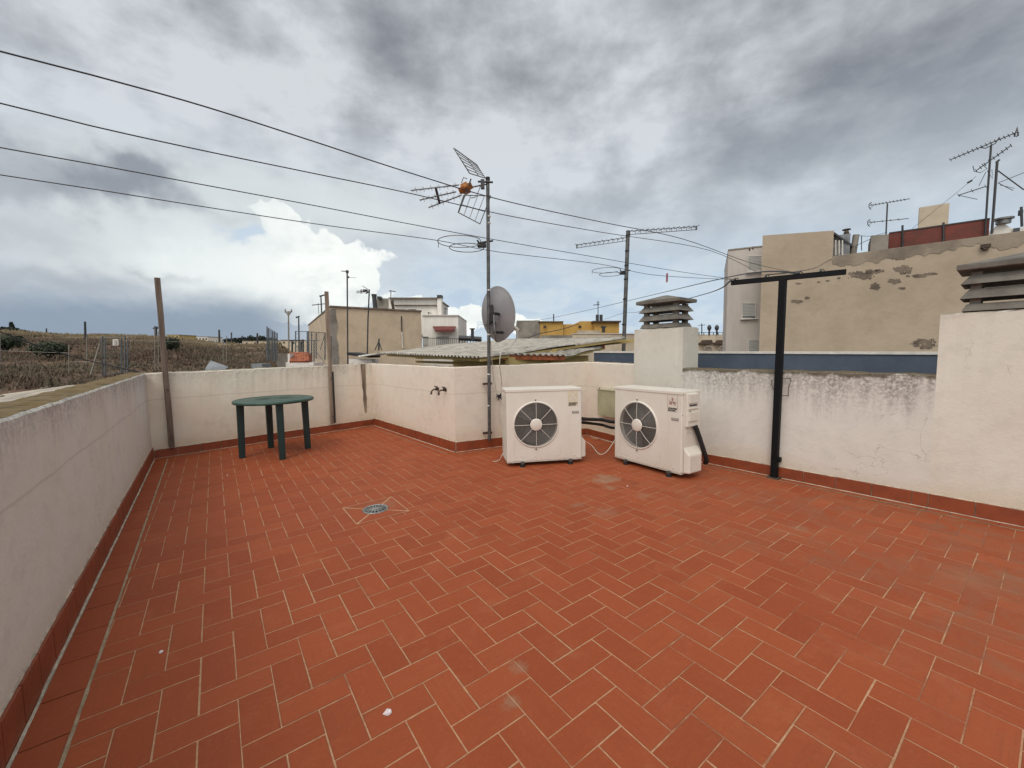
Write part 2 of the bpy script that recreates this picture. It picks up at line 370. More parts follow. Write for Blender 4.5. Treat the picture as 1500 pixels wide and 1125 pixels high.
wl = wallpiece(chain[0], chain[1], OC[0], OC[1], 1.15, 1.197, M['wall_left'], 'long left parapet wall with a mossy brown top and dark streaks', (.168, .166, 0, 0), seed=1, jit=.004, slen=.2)
wb = wallpiece(chain[1], chain[2], OC[1], OC[2], hs[1], hs[2], M['wall_back'], 'back parapet wall behind the green table', (.125, .13, .016, 0), seed=2)
wm = wallpiece(chain[2], chain[3], OC[2], OC[3], hs[2], hs[3], M['wall_mid'], 'pinkish parapet wall carrying the two brass taps', (.142, .149, .016, 0), seed=3, jit=.003)
wc = wallpiece(chain[3], chain[4], OC[3], OC[4], hs[3], hs[4], M['wall_mid'], 'parapet wall behind the antenna mast and the left air conditioner', (.149, .12, 0, .016), seed=4, jit=.003)
wd = wallpiece(chain[4], chain[5], OC[4], OC[5], hs[4], hs[5], M['wall_mid'], 'short parapet wall between the two air conditioners', (.12, .11, .016, 0), seed=5, jit=.003)
wr = wallpiece(P2, K1, P2 + rn * .19, K1 + rn * .19, 1.172, 1.163, M['wall_right'], 'stained parapet wall behind the black T-shaped pole', (.115, .130, 0, 0), seed=6, jit=.007, slen=.27)

def pier(p, q, depth, h, mat, label, skirt):
    o = wallpiece(p, q, p + rn * depth, q + rn * depth, h, h, mat, label, skirt, name='masonry_pier', jit=.004, seed=9, slen=.27)
    o['category'] = 'masonry pier'; del o['group']; return o
ped = pier(P1, P2 + rd * .003, .40, 1.70, M['ped'], 'white chimney base between the right air conditioner and the yellow shed', (.10, .107, 0, 0))
pr = pier(K1, K1 + rd * 1.6, .42, 1.675, M['wall_pier'], 'tall chimney base at the right edge of the terrace', (.130, .14, 0, 0))
wr2 = wallpiece(K1 + rd * 1.603, K1 + rd * 7, K1 + rd * 1.603 + rn * .19, K1 + rd * 7 + rn * .19, 1.165, 1.165, M['wall_right'], 'parapet wall beyond the tall right chimney base, outside the picture', (.12, .12, 0, 0), seed=8)

# ------------------------------------------------------------------ floor
def floor_mat():
    m, nt, b = nmat('clay_floor_tiles')
    at_ = nt.nodes.new('ShaderNodeAttribute'); at_.attribute_name = 'tone'; tone = sep(nt, at_.outputs['Vector'])
    v = coords(nt)
    c = mix(nt, tone[0], (0.262, 0.056, 0.0185), (0.305, 0.070, 0.0235))
    c = mix(nt, val(nt, 'MULTIPLY', ramp(nt, tone[1], 0.86, 1.0), 0.22), c, (0.20, 0.045, 0.018))
    # brushed streaks running along each tile
    rot = nt.nodes.new('ShaderNodeMapping'); t = nt.nodes.new('ShaderNodeTexCoord'); L(nt, t.outputs['Object'], rot.inputs[0])
    rot.inputs[2].default_value = (0, 0, -R(36.3))
    s1 = noi(nt, coords(nt, (4, 60, 1), src=rot.outputs[0]), 1, 4, .6); s2 = noi(nt, coords(nt, (60, 4, 1), src=rot.outputs[0]), 1, 4, .6)
    n = nt.nodes.new('ShaderNodeMix'); n.data_type = 'FLOAT'; L(nt, tone[2], n.inputs[0]); L(nt, s1, n.inputs[2]); L(nt, s2, n.inputs[3])
    streak = n.outputs[0]
    c = mix(nt, val(nt, 'MULTIPLY', ramp(nt, streak, .45, .75), .22), c, (0.17, 0.045, 0.022))
    wear = noi(nt, v, 3.2, 9, .72, .5)
    c = mix(nt, val(nt, 'MULTIPLY', ramp(nt, wear, .50, .72), .42), c, (0.36, 0.115, 0.05))
    blot = noi(nt, v, 9, 8, .75, .8)
    c = mix(nt, val(nt, 'MULTIPLY', ramp(nt, blot, .58, .70), .30), c, (0.15, 0.05, 0.028))
    ea = nt.nodes.new('ShaderNodeAttribute'); ea.attribute_name = 'edge'
    edn = noi(nt, v, 22, 6, .7)
    eg = val(nt, 'MULTIPLY', ramp(nt, val(nt, 'ADD', ea.outputs['Fac'], val(nt, 'MULTIPLY', val(nt, 'SUBTRACT', edn, .5), 1.1)), .45, 1.05), ramp(nt, noi(nt, v, 1.6, 4, .6), .38, .62))
    c = mix(nt, val(nt, 'MULTIPLY', eg, .45), c, (0.17, 0.062, 0.03))
    mot = noi(nt, v, 55, 5, .75); c = mix(nt, val(nt, 'MULTIPLY', ramp(nt, mot, .5, .72), .22), c, (0.40, 0.135, 0.06))
    c = mix(nt, val(nt, 'MULTIPLY', ramp(nt, noi(nt, v, 130, 2, .5), .66, .74), .35), c, (0.10, 0.035, 0.02))
    # grey-brown grime in broad areas: more towards the right and far side
    s = sep(nt, v)
    reg = val(nt, 'ADD', val(nt, 'MULTIPLY', s[0], .16), val(nt, 'MULTIPLY', noi(nt, v, .8, 4, .6), .9))
    gr = noi(nt, v, 4.5, 9, .78, .6)
    g = val(nt, 'MULTIPLY', ramp(nt, reg, .52, 1.15), ramp(nt, gr, .40, .68))
    c = mix(nt, val(nt, 'MULTIPLY', g, .85), c, (0.205, 0.105, 0.06))
    pale = None
    rough = val(nt, 'ADD', .58, val(nt, 'MULTIPLY', wear, .22))
    for (px_, py_, rad, amt) in ((884, 702, .17, .95), (893, 716, .12, .9), (945, 727, .12, .5), (560, 742, .17, .35), (747, 1030, .06, .7), (762, 980, .05, .6), (1170, 775, .1, .5), (845, 740, .1, .5), (890, 750, .14, .4), (1415, 845, .2, .4)):
        p = fl(px_, py_)
        sub = nt.nodes.new('ShaderNodeVectorMath'); sub.operation = 'DISTANCE'; L(nt, v, sub.inputs[0]); sub.inputs[1].default_value = (p.x, p.y, 0)
        d = val(nt, 'ADD', sub.outputs['Value'], val(nt, 'MULTIPLY', val(nt, 'SUBTRACT', val(nt, 'ADD', val(nt, 'MULTIPLY', gr, .55), val(nt, 'MULTIPLY', wear, .45)), .5), rad * 7))
        f = val(nt, 'MULTIPLY', ramp(nt, d, rad, rad * .2), amt * .55)
        c = mix(nt, f, c, (0.27, 0.20, 0.13))
    L(nt, c, b.inputs['Base Color']); L(nt, rough, b.inputs['Roughness']); b.inputs['Specular IOR Level'].default_value = .22
    bump(nt, b, val(nt, 'ADD', wear, val(nt, 'MULTIPLY', streak, .4)), .25, .004)
    return m
M['floor'] = floor_mat()
def grout_mat():
    m, nt, b = nmat('grout'); v = coords(nt); s = sep(nt, v)
    n = noi(nt, v, 2.2, 7, .7); n2 = noi(nt, v, 30, 4, .7)
    c = mix(nt, ramp(nt, n2, .35, .7), (0.46, 0.27, 0.15), (0.34, 0.18, 0.095))
    d = val(nt, 'ADD', n, val(nt, 'MULTIPLY', s[0], .03))
    c = mix(nt, ramp(nt, d, .50, .68), c, (0.24, 0.085, 0.04))
    L(nt, c, b.inputs['Base Color']); b.inputs['Roughness'].default_value = .95
    bump(nt, b, n2, .5, .004); return m
M['grout'] = grout_mat()
U = .1277; O0 = V(-.4, 1.622, 0); vdn = -vd       # tile lattice: u along ud, v towards the viewer
poly_in = [Lb, A, B, C, D, E_, P1, K1, Rend, Rend + V(-9, -3, 0)]
def inside(pt, poly):
    r = False; j = len(poly) - 1
    for i in range(len(poly)):
        a, b = poly[i], poly[j]
        if (a.y > pt.y) != (b.y > pt.y) and pt.x < (b.x - a.x) * (pt.y - a.y) / (b.y - a.y) + a.x: r = not r
        j = i
    return r
tiles = []; tonev = []; edgev = []
fb = MB()
drain = fl(550, 747)
def addtile(c, du, dv, w, h, z, bevel=.0009, tn=None, th=.004):
    """c centre, du/dv unit dirs, w,h sizes"""
    a = random.uniform(-.004, .004); w -= .0036 + random.uniform(0, .0026); h -= .0036 + random.uniform(0, .0026)
    c = c + V(random.uniform(-.001, .001), random.uniform(-.001, .001), 0); z += random.uniform(-.0004, .0004)
    tx, ty = random.uniform(-.002, .002), random.uniform(-.002, .002)
    def P(x, y, zz): return c + du * (x + a * y) + dv * (y - a * x) + V(0, 0, zz + tx * x + ty * y)
    hw, hh = w / 2, h / 2; b = bevel
    cut = []; e2 = .014
    vs = [P(-hw, -hh, z - th), P(hw, -hh, z - th), P(hw, hh, z - th), P(-hw, hh, z - th),
          P(-hw, -hh, z - b), P(hw, -hh, z - b), P(hw, hh, z - b), P(-hw, hh, z - b),
          P(-hw + b, -hh + b, z), P(hw - b, -hh + b, z), P(hw - b, hh - b, z), P(-hw + b, hh - b, z),
          P(-hw + e2, -hh + e2, z), P(hw - e2, -hh + e2, z), P(hw - e2, hh - e2, z), P(-hw + e2, hh - e2, z)]
    fb.add(vs, [(0, 1, 5, 4), (1, 2, 6, 5), (2, 3, 7, 6), (3, 0, 4, 7), (4, 5, 9, 8), (5, 6, 10, 9), (6, 7, 11, 10), (7, 4, 8, 11), (8, 9, 13, 12), (9, 10, 14, 13), (10, 11, 15, 14), (11, 8, 12, 15), (12, 13, 14, 15)])
    t = (random.random(), random.random(), 1.0 if h > w else 0.0) if tn is None else tn
    tonev.extend([t] * len(vs)); edgev.extend([1.0] * 12 + [0.0] * 4)
for m_ in range(-40, 45):
    for k in range(-70, 70):
        for kind in (0, 1):
            # V tile: u[k,k+1] v[-k,2-k]; H tile: u[k-2,k] v[-k,1-k]; lattice (2m,2m)
            if kind == 0: cu, cv, w, h = k + .5, 1 - k, 1, 2
            else: cu, cv, w, h = k - 1, .5 - k, 2, 1
            cu += 2 * m_; cv += 2 * m_
            c = O0 + ud * (cu * U) + vdn * (cv * U)
            if not inside(c, poly_in) or c.y < -1.6: 
                continue
            if (c - drain).length < .19: continue
            addtile(c, ud, vdn, w * U, h * U, .004)
# drain surround: four trimmed tiles meeting at the grate
ztile = .005
for q in range(4):
    a0 = q * math.pi / 2 + R(36.3); e = V(math.cos(a0), math.sin(a0), 0); g = V(-e.y, e.x, 0)
    tri = [drain + e * .225 - g * .215, drain + e * .225 + g * .215, drain + e * .09 + g * .085, drain + e * .09 - g * .085]
    tc4 = sum(tri, V(0, 0, 0)) / 4; vs = [tc4 + (p - tc4) * .972 + V(0, 0, .0066) for p in tri]; fb.add(vs, [(0, 1, 2, 3)]); tonev.extend([(random.random(), random.random() * .7, q % 2)] * 4); edgev.extend([1.0, 1.0, .4, .4])
# border courses lying on top of the trimmed field, along every wall
def border(p, q, w, z, nrm, off, tl=.256, gap=True):
    d = (q - p).normalized(); ln = (q - p).length; x = random.uniform(-.2, 0)
    while x < ln:
        a = max(x, 0); b_ = min(x + tl, ln)
        if b_ - a > .03: addtile(p + d * ((a + b_) / 2) + nrm * (off + w / 2), d, nrm, b_ - a, w, z, tn=(random.random() * .6, random.random() * .8, 0.0), th=.003)
        x += tl
def inn(p, q):
    d = (q - p).normalized(); n = V(d.y, -d.x, 0); return n
bz = [.0105, .0112, .0119, .0108, .0115]
for (p, q, w, z) in ((Lb, A, .135, .0088), (A, B, .075, .0098), (B, C, .11, .0092), (C, D, .09, .0100), (P1, K1, .085, .0094), (K1, K1 + rd * 7, .085, .0101)):
    border(p, q, w, z, inn(p, q), .026)
flo = fb.build('floor', M['floor'], origin=V(0, 0, 0)); tag(flo, kind='structure')
att = flo.data.attributes.new('tone', 'FLOAT_VECTOR', 'POINT'); att.data.foreach_set('vector', [x for t in tonev for x in t])
att = flo.data.attributes.new('edge', 'FLOAT', 'POINT'); att.data.foreach_set('value', edgev)
gb = MB(); gb.prism([(-12, -4), (12, -4), (12, 14), (-12, 14)], -.3, -.28)   # replaced below by a plan-shaped slab
gb = MB(); slab = [p for p in poly_in]; gb.add([V(p.x, p.y, .0028) for p in slab], [tuple(range(len(slab)))])
tag(gb.build('floor_grout', M['grout'], origin=V(0, 0, 0), fixn=False), kind='structure'); gb = MB()
# grout bed of the drain surround
e_a, e_b = ud, vdn
gb2 = MB(); gb2.add([drain + e_a * a_ * .232 + e_b * b_ * .232 + V(0, 0, .0058) for a_, b_ in ((-1, -1), (1, -1), (1, 1), (-1, 1))], [(0, 1, 2, 3)])
tag(gb2.build('floor_grout', M['grout'], origin=V(0, 0, 0), fixn=False), kind='structure')
# mortar bed strips beside the border courses (irregular, darker)
for (p, q, w) in ((Lb, A, .135), (A, B, .075), (B, C, .11), (C, D, .09), (P1, K1, .085), (K1, K1 + rd * 7, .085)):
    n = inn(p, q); d = (q - p).normalized(); k = int((q - p).length / .05); vs = []
    for i in range(k + 1):
        c = p + d * (i / k * (q - p).length); jj = .004 * noise.noise(c * 8) + .003 * noise.noise(c * 31)
        c1 = c + n * (.026 + w - .003); c2 = c + n * (.026 + w + .010 + jj); vs += [V(c1.x, c1.y, .0062), V(c2.x, c2.y, .0062), V(c1.x, c1.y, .001)]
    gb.add(vs, [(i * 3, i * 3 + 1, i * 3 + 4, i * 3 + 3) for i in range(k)])
    vs = []
    for i in range(k + 1):
        c = p + d * (i / k * (q - p).length); vs += [V(c.x, c.y, .0055), V((c + n * .03).x, (c + n * .03).y, .0055)]
    gb.add(vs, [(i * 2, i * 2 + 1, i * 2 + 3, i * 2 + 2) for i in range(k)])
tag(gb.build('floor_mortar', M['mortar2'], origin=V(0, 0, 0), fixn=False), kind='structure')
# drain
t = empty('floor_drain', drain + V(0, 0, .0062), R(15), 'round slotted metal drain set in the tiled floor', 'drain')
mb = local(t); mb.M = mb.M @ Matrix.Diagonal((1.7, 1.7, 1.1, 1)); mb.lathe([(.066, 0), (.066, .006), (.060, .008), (.056, .004), (.056, .001)], 28)
mb.build('rim', M['zinc'], t)
mb = local(t); mb.M = mb.M @ Matrix.Diagonal((1.7, 1.7, 1.1, 1))
for q in range(16):
    a = q * math.pi / 8; mb.box((math.cos(a) * .040, math.sin(a) * .040, .005), (.034, .0065, .004), a)
mb.lathe([(0, .007), (.022, .007), (.024, .003)], 20); mb.build('grating', M['zinc'], t)
mb = local(t); mb.M = mb.M @ Matrix.Diagonal((1.7, 1.7, 1.1, 1)); mb.lathe([(0, .0015), (.057, .0015), (.057, .001)], 20); mb.build('sump', M['dark'], t)

# paper scraps
for (x, y, s, lb) in ((568, 1046, .016, 'crumpled white scrap of paper, biggest one near the front'), (236, 957, .009, 'small white paper scrap near the left wall'), (919, 713, .009, 'small white speck of paper in front of the right air conditioner'), (333, 697, .009, 'tiny white paper scrap in front of the green table')):
    p = fl(x, y); mb = MB(); vs = []; n = 9
    for j in range(3):
        for i in range(n):
            a = i / n * 6.283; rr_ = s * (1, .8, .35)[j] * random.uniform(.7, 1.2); vs.append(p + V(math.cos(a) * rr_, math.sin(a) * rr_, .006 + (.0, .5, .8)[j] * s * random.uniform(.6, 1.2)))
    fs = [(j * n + i, j * n + (i + 1) % n, (j + 1) * n + (i + 1) % n, (j + 1) * n + i) for j in range(2) for i in range(n)] + [tuple(2 * n + i for i in range(n))]
    mb.add(vs, fs); tag(mb.build('paper_scrap', M['paper']), lb, 'paper scrap', 'paper scraps on the floor')

# ------------------------------------------------------------------ table
tc = V(-3.43, 5.80, 0)
t = empty('garden_table', tc, 0, 'dark green oval plastic garden table standing before the back wall', 'table')
ang = R(120); TM = WM[t.name] @ Matrix.Rotation(ang, 4, 'Z')
SX, SY = .57, .51
mb = MB(TM @ Matrix.Translation(V(0, 0, .035)) @ Matrix.Diagonal((SX, SY, 1, 1)))
mb.lathe([(0, .762), (.06, .762), (.085, .757), (.10, .762), (.80, .7635), (.81, .7605), (.83, .7605), (.84, .7638), (.93, .764), (.985, .760), (1, .748), (1, .728), (.985, .722), (.97, .730), (0, .738)], 56)
mb.build('tabletop', M['green'], t)
mb = MB(TM @ Matrix.Translation(V(0, 0, .035)))
for q in range(16):
    a = q * math.pi / 8; mb.box((math.cos(a) * .17, math.sin(a) * .17, .7655), (.16, .006, .0015), a)
mb.lathe([(0, .7665), (.025, .7665), (.027, .762)], 16); mb.build('moulded_ribs', M['green'], t)
for (x, y, px_, py_) in ((352, 590, 355, 671), (414, 592, 414, 673), (396, 590, 397, 656), (445, 590, 451, 657)):
    f = fl(px_, py_); d = (f - tc); f2 = tc + d * .97; rz = math.atan2(d.y, d.x)
    mb = MB(); 
    for k, (cx, w) in enumerate(((f2, .075), (f, .055))): pass
    def sq(c, w, z): 
        e = V(math.cos(rz), math.sin(rz), 0); g = V(-e.y, e.x, 0); pts = []
        for i in range(16):
            a = i / 16 * 6.283 + .39; r_ = w / 2 / max(abs(math.cos(a)), abs(math.sin(a))) ** .75; pts.append(c + e * math.cos(a) * r_ + g * math.sin(a) * r_ + V(0, 0, z))
        return pts
    mb.hexa(sq(f, .078, .005), sq(f2, .092, .775)); mb.build('leg', M['greenleg'], t)

# ------------------------------------------------------------------ air conditioners
def ac_unit(corner, rz, label, faded, side_detail):
    t = empty('outdoor_air_conditioner', corner, rz, label, 'air conditioner', 'outdoor air conditioning units')
    W, Dp, z0, H = .95, .33, .055, .905           # local: x along front, y to the back, front at y=0
    mb = local(t)
    # front panel with the fan opening
    fx, fz, fr = .365, z0 + .465, .272
    n = 48; outer = []; inner = []
    for i in range(n):
        a = 2 * math.pi * i / n; ca, sa = math.cos(a), math.sin(a); inner.append((fx + fr * ca, 0, fz + fr * sa))
    x0, x1, za, zb = .012, W - .012, z0 + .02, z0 + H - .035
    def hit(ca, sa):
        ts = []
        if ca > 1e-6: ts.append((x1 - fx) / ca)
        if ca < -1e-6: ts.append((x0 - fx) / ca)
        if sa > 1e-6: ts.append((zb - fz) / sa)
        if sa < -1e-6: ts.append((za - fz) / sa)
        return min(ts)
    angs = sorted(set([2 * math.pi * i / n for i in range(n)] + [math.atan2(z - fz, x - fx) % (2 * math.pi) for x in (x0, x1) for z in (za, zb)]))
    vs = []; fs = []
    for a in angs:
        ca, sa = math.cos(a), math.sin(a); h_ = hit(ca, sa)
        vs += [(fx + fr * ca, 0, fz + fr * sa), (fx + h_ * ca, 0, fz + h_ * sa), (fx + fr * ca, .05, fz + fr * sa)]
    m = len(angs)
    for i in range(m):
        j = (i + 1) % m; fs += [(3 * i, 3 * i + 1, 3 * j + 1, 3 * j), (3 * i, 3 * j, 3 * j + 2, 3 * i + 2)]
    mb.add(vs, fs)
    # rounded vertical corners and the other sides (top separate)
    def corner_(cx, cy, r, a0, a1):
        return [(cx + r * math.cos(a0 + (a1 - a0) * i / 5), cy + r * math.sin(a0 + (a1 - a0) * i / 5)) for i in range(6)]
    r = .012
    path = corner_(x1, r, r, -math.pi / 2, 0) + corner_(W - .004, Dp - .01, .004, 0, math.pi / 2)
    path2 = [(x1 - .15, Dp), (.012, Dp)]
    left = [(.0, Dp - .01)] + corner_(x0, r, r, math.pi, math.pi * 1.5)
    for pth in (path, path2, left):
        vs = []; 
        for (x, y) in pth: vs += [(x, y, za), (x, y, zb)]
        mb.add(vs, [(2 * i, 2 * i + 2, 2 * i + 3, 2 * i + 1) for i in range(len(pth) - 1)])
    # vertical pressed lines on the service panel
    for x in (.70, .745, .79, .835, .88): mb.box((x, -.0008, z0 + .23), (.004, .0016, .38))
    mb.box((.80, -.001, z0 + .445), (.235, .002, .003))
    body = mb.build('casing', M['ac'], t, fixn=True)
    mb = local(t); mb.box((W / 2 - .005, Dp / 2, z0 + H - .018), (W + .008, Dp + .014, .034), bev=.006)
    mb.box((W / 2, Dp / 2, z0 + H + .001), (W - .06, Dp - .05, .006), bev=.002); mb.build('lid', M['ac'], t)
    mb = local(t); mb.box((W / 2, Dp / 2 + .003, z0 + .012), (W - .006, Dp - .004, .024), bev=.003)
    mb.build('base_pan', M['acside'], t)
    mb = local(t); mb.box((fx, .16, fz), (.60, .012, .62)); mb.build('shroud', M['fan'], t)
    # condenser fins on the left side
    mb = local(t)
    k = 34
    for i in range(k): mb.box((-.003, .17, za + .02 + i * (zb - za - .04) / k), (.012, .30, .006))
    for y in (.04, .12, .20, .28): mb.box((-.006, y, (za + zb) / 2), (.010, .007, zb - za - .02))
    mb.build('coil_guard', M['acside'], t)
    mb = local(t); mb.box((.004, .17, (za + zb) / 2), (.004, .30, zb - za - .03)); mb.build('coil', M['coil'], t)
    # fan
    mb = local(t)
    mb.M = mb.M @ Matrix.Translation(V(fx, .09, fz)) @ Matrix.Rotation(math.pi / 2, 4, 'X')
    mb.lathe([(0, .03), (.05, .028), (.062, .01), (.062, -.04)], 20)
    for b_ in range(3):
        vs = []
        for i in range(7):
            for j in range(5):
                rad = .06 + .19 * j / 4; a = b_ * 2.094 + (i / 6 - .5) * 1.25 * (1 - .1 * j) + .25 * j / 4
                vs.append((rad * math.cos(a), rad * math.sin(a), .03 * (i / 6 - .5) * 2))
        mb.add(vs, [(i * 5 + j, i * 5 + j + 1, (i + 1) * 5 + j + 1, (i + 1) * 5 + j) for i in range(6) for j in range(4)], True)
    mb.build('fan_blades', M['fan'], t)
    # guard: rings + spokes + hub
    g = local(t); g.M = g.M @ Matrix.Translation(V(fx, -.006, fz)) @ Matrix.Rotation(math.pi / 2, 4, 'X')
    def ring(rad, rt, z=0, nn=40): g.tube([(rad * math.cos(a * 2 * math.pi / nn), rad * math.sin(a * 2 * math.pi / nn), z) for a in range(nn)], rt, 5, close=True)
    g.lathe([(.268, -.006), (.270, .004), (.275, .007), (.283, .006), (.288, 0), (.290, -.006)], 48)
    rim = g.build('guard_rim', M['ac'], t)
    g = local(t); g.M = g.M @ Matrix.Translation(V(fx, -.006, fz)) @ Matrix.Rotation(math.pi / 2, 4, 'X')
    for i in range(18): ring(.092 + i * .0104, .0018, .004 + .010 * math.sin(i / 17 * math.pi))
    wires = g.build('guard_wires', M['greyink'], t)
    g = local(t); g.M = g.M @ Matrix.Translation(V(fx, -.006, fz)) @ Matrix.Rotation(math.pi / 2, 4, 'X')
    for q in range(8):
        a = q * math.pi / 4; e = V(math.cos(a), math.sin(a), 0)
        g.tube([e * .07 + V(0, 0, .012), e * .17 + V(0, 0, .018), e * .276 + V(0, 0, .008)], .0036, 6)
    g.build('guard_spokes', M['grille'], t)
    g = local(t); g.M = g.M @ Matrix.Translation(V(fx, -.006, fz)) @ Matrix.Rotation(math.pi / 2, 4, 'X')
    g.lathe([(0, .024), (.062, .022), (.074, .017), (.077, .006)], 32); g.build('guard_hub', M['ac'], t)
    for s_ in (-1, 1):
        mb = local(t); mb.box((fx - .004, -.012, fz + s_ * .304), (.016, .012, .012), bev=.003); mb.build('guard_clip', M['dark'], t)
    # badges
    T0 = WM[t.name]
    mb = local(t); mb.box((.835, -.0015, z0 + .775), (.128, .003, .185)); st = mb.build('logo_sticker', M['paleink'] if faded else M['sticker'], t)
    FR = T0 @ Matrix.Translation(V(.835, -.0035, z0 + .79)) @ Matrix.Rotation(math.pi / 2, 4, 'X')
    if not faded:
        mb = MB(FR)
        for q in range(3):
            a = math.pi / 2 + q * 2.0944; e = V(math.cos(a), math.sin(a), 0); g_ = V(-e.y, e.x, 0)
            mb.add([V(0, 0, .0008), e * .026 + g_ * .015 + V(0, 0, .0008), e * .052 + V(0, 0, .0008), e * .026 - g_ * .015 + V(0, 0, .0008)], [(0, 1, 2, 3)])
        for sx in (-1, 1): mb.box((sx * .0625, .002, .0005), (.002, .155, .001))
        mb.box((0, .0785, .0005), (.125, .002, .001))
        for q in range(14):   # pale remains of the faded print
            mb.box((random.uniform(-.05, .05), random.uniform(-.035, .01), .0004), (random.uniform(.006, .02), random.uniform(.004, .012), .0008), random.uniform(0, 3))
        mb.build('faded_emblem', M['fadedred'], st)
    else:
        mb = MB(FR)
        for q in range(3):
            a = math.pi / 2 + q * 2.0944; e = V(math.cos(a), math.sin(a), 0); g_ = V(-e.y, e.x, 0)
            mb.add([V(0, 0, .0008), e * .026 + g_ * .015 + V(0, 0, .0008), e * .052 + V(0, 0, .0008), e * .026 - g_ * .015 + V(0, 0, .0008)], [(0, 1, 2, 3)])
        mb.build('faded_emblem', M['sticker'], st)
    text_mesh('MITSUBISHI', .0225, T0 @ Matrix.Translation(V(.838, -.0042, z0 + .713)) @ Matrix.Rotation(math.pi / 2, 4, 'X'), 'lettering', M['ink'], st, .0011, .98)
    text_mesh('ELECTRIC', .0225, T0 @ Matrix.Translation(V(.828, -.0042, z0 + .692)) @ Matrix.Rotation(math.pi / 2, 4, 'X'), 'lettering', M['ink'], st, .0011, .98)
    mb = local(t); mb.box((.868, -.002, z0 + .600), (.088, .004, .030), bev=.001); mb.build('badge', M['greyink'], t)
    text_mesh('INVERTER', .015, T0 @ Matrix.Translation(V(.868, -.0046, z0 + .603)) @ Matrix.Rotation(math.pi / 2, 4, 'X'), 'badge_lettering', M['sticker'], t, .0003, 1.0)
    # feet
    for x in (.19, .80):
        mb = local(t); mb.box((x, Dp / 2, .046), (.045, Dp + .035, .02), bev=.002)
        for y in (.0, Dp):
            mb.tube([(x, y, .012), (x, y, .058)], .011, 8)
            mb.tube([(x, y, .056), (x, y, .066)], .02, 6)
        mb.build('foot_rail', M['steel'], t)
        for y in (.0, Dp):
            mb = local(t); mb.tube([(x, y, .001), (x, y, .022)], .034, 12); mb.build('rubber_foot', M['rubber'], t)
    # side service parts (right side)
    X = W
    mb = local(t)   # valve cover, lower: bulging with sloped top
    y0, y1, zA, zB, zC = .035, .30, z0 + .01, z0 + .215, z0 + .30
    a = [(X, y0, zA), (X, y1, zA), (X, y1, zC), (X, y0, zC)]; b_ = [(X + .07, y0 + .012, zA + .008), (X + .07, y1 - .03, zA + .008), (X + .07, y1 - .03, zB), (X + .07, y0 + .012, zB)]
    mb.hexa([V(*p) for p in a], [V(*p) for p in b_])
    bm_o = mb.build('valve_cover', M['ac'], t)
    bv = bm_o.modifiers.new('bevel', 'BEVEL'); bv.width = .014; bv.segments = 3
    mb = local(t); mb.box((X + .013, .155, z0 + .70), (.03, .19, .36), bev=.006); tb = mb.build('terminal_cover', M['ac'], t)
    for (zc, hh_) in ((.825, .10), (.72, .012), (.63, .10)):
        mb = local(t); mb.box((X + .033, .155, z0 + zc - .0), (.018, .16, hh_), bev=.006); mb.build('handle_ridge', M['acside'], tb)
    mb = local(t); mb.box((X + .030, .155, z0 + .752), (.008, .13, .014)); mb.box((X + .030, .16, z0 + .67), (.010, .10, .012)); mb.box((X + .0295, .10, z0 + .685), (.005, .016, .014)); mb.build('recess', M['dark'], tb)
    mb = local(t); mb.box((X + .002, .13, z0 + .47), (.003, .10, .07)); 
    ps = mb.build('rating_plate', M['sticker'], t)
    mb = local(t)
    for q in range(5): mb.box((X + .004, .13, z0 + .495 - q * .012), (.001, .08, .002))
    mb.build('plate_print', M['greyink'], ps)
    for (y, z) in ((.01, z0 + .65), (.02, z0 + .86), (.25, z0 + .86), (.012, z0 + .02)):
        mb = local(t); mb.M = mb.M @ Matrix.Translation(V(X, y, z)) @ Matrix.Rotation(math.pi / 2, 4, 'Y'); mb.lathe([(0, .004), (.005, .003), (.006, 0)], 10); mb.build('screw', M['steel'], t)
    return t
a1 = gz(743, 682, .03); a1b = gz(857, 675, .03); rz1 = math.atan2(a1b.y - a1.y, a1b.x - a1.x)
ac1 = ac_unit(V(a1.x, a1.y, 0), rz1, 'left cream air conditioner with a blank faded logo, beside the antenna mast', True, False)
a2 = gz(900, 670, .05); a2b = gz(1009, 700, .05); rz2 = math.atan2(a2b.y - a2.y, a2b.x - a2.x)
ac2 = ac_unit(V(a2.x, a2.y, 0), rz2, 'right cream air conditioner showing its side, below the concrete chimney', False, True)
W1, W2 = WM[ac1.name], WM[ac2.name]
def wp(W, *a): return W @ V(*a)
def smooth_path(pts, n=8):
    pts = [Vector(p) for p in pts]; out = []
    P_ = [pts[0]] + pts + [pts[-1]]
    for i in range(1, len(P_) - 2):
        for k in range(n):
            t = k / n; a, b, c, d = P_[i - 1], P_[i], P_[i + 1], P_[i + 2]
            out.append(.5 * ((2 * b) + (-a + c) * t + (2 * a - 5 * b + 4 * c - d) * t * t + (-a + 3 * b - 3 * c + d) * t ** 3))
    out.append(pts[-1]); return out
def cable(name, pts, r, mat, label, cat, n=8, sides=6, group=None):
    mb = MB(); mb.tube(smooth_path(pts, n), r, sides); o = mb.build(name, mat); return tag(o, label, cat, group)
cable('insulated_pipe', [wp(W1, .965, .20, .56), wp(W1, 1.06, .25, .52), at(882, 615, 5.75), at(900, 618, 5.55), wp(W2, .10, .40, .50)], .024, M['rubber'], 'thick black insulated pipe, the upper one between the two air conditioners', 'pipe', group='insulated pipes of the air conditioners', sides=10)
cable('insulated_pipe', [wp(W1, .965, .24, .50), wp(W1, 1.05, .29, .47), at(880, 622, 5.8), at(902, 627, 5.6), wp(W2, .10, .46, .44)], .02, M['rubber'], 'thick black insulated pipe, the lower one between the two air conditioners', 'pipe', group='insulated pipes of the air conditioners', sides=10)
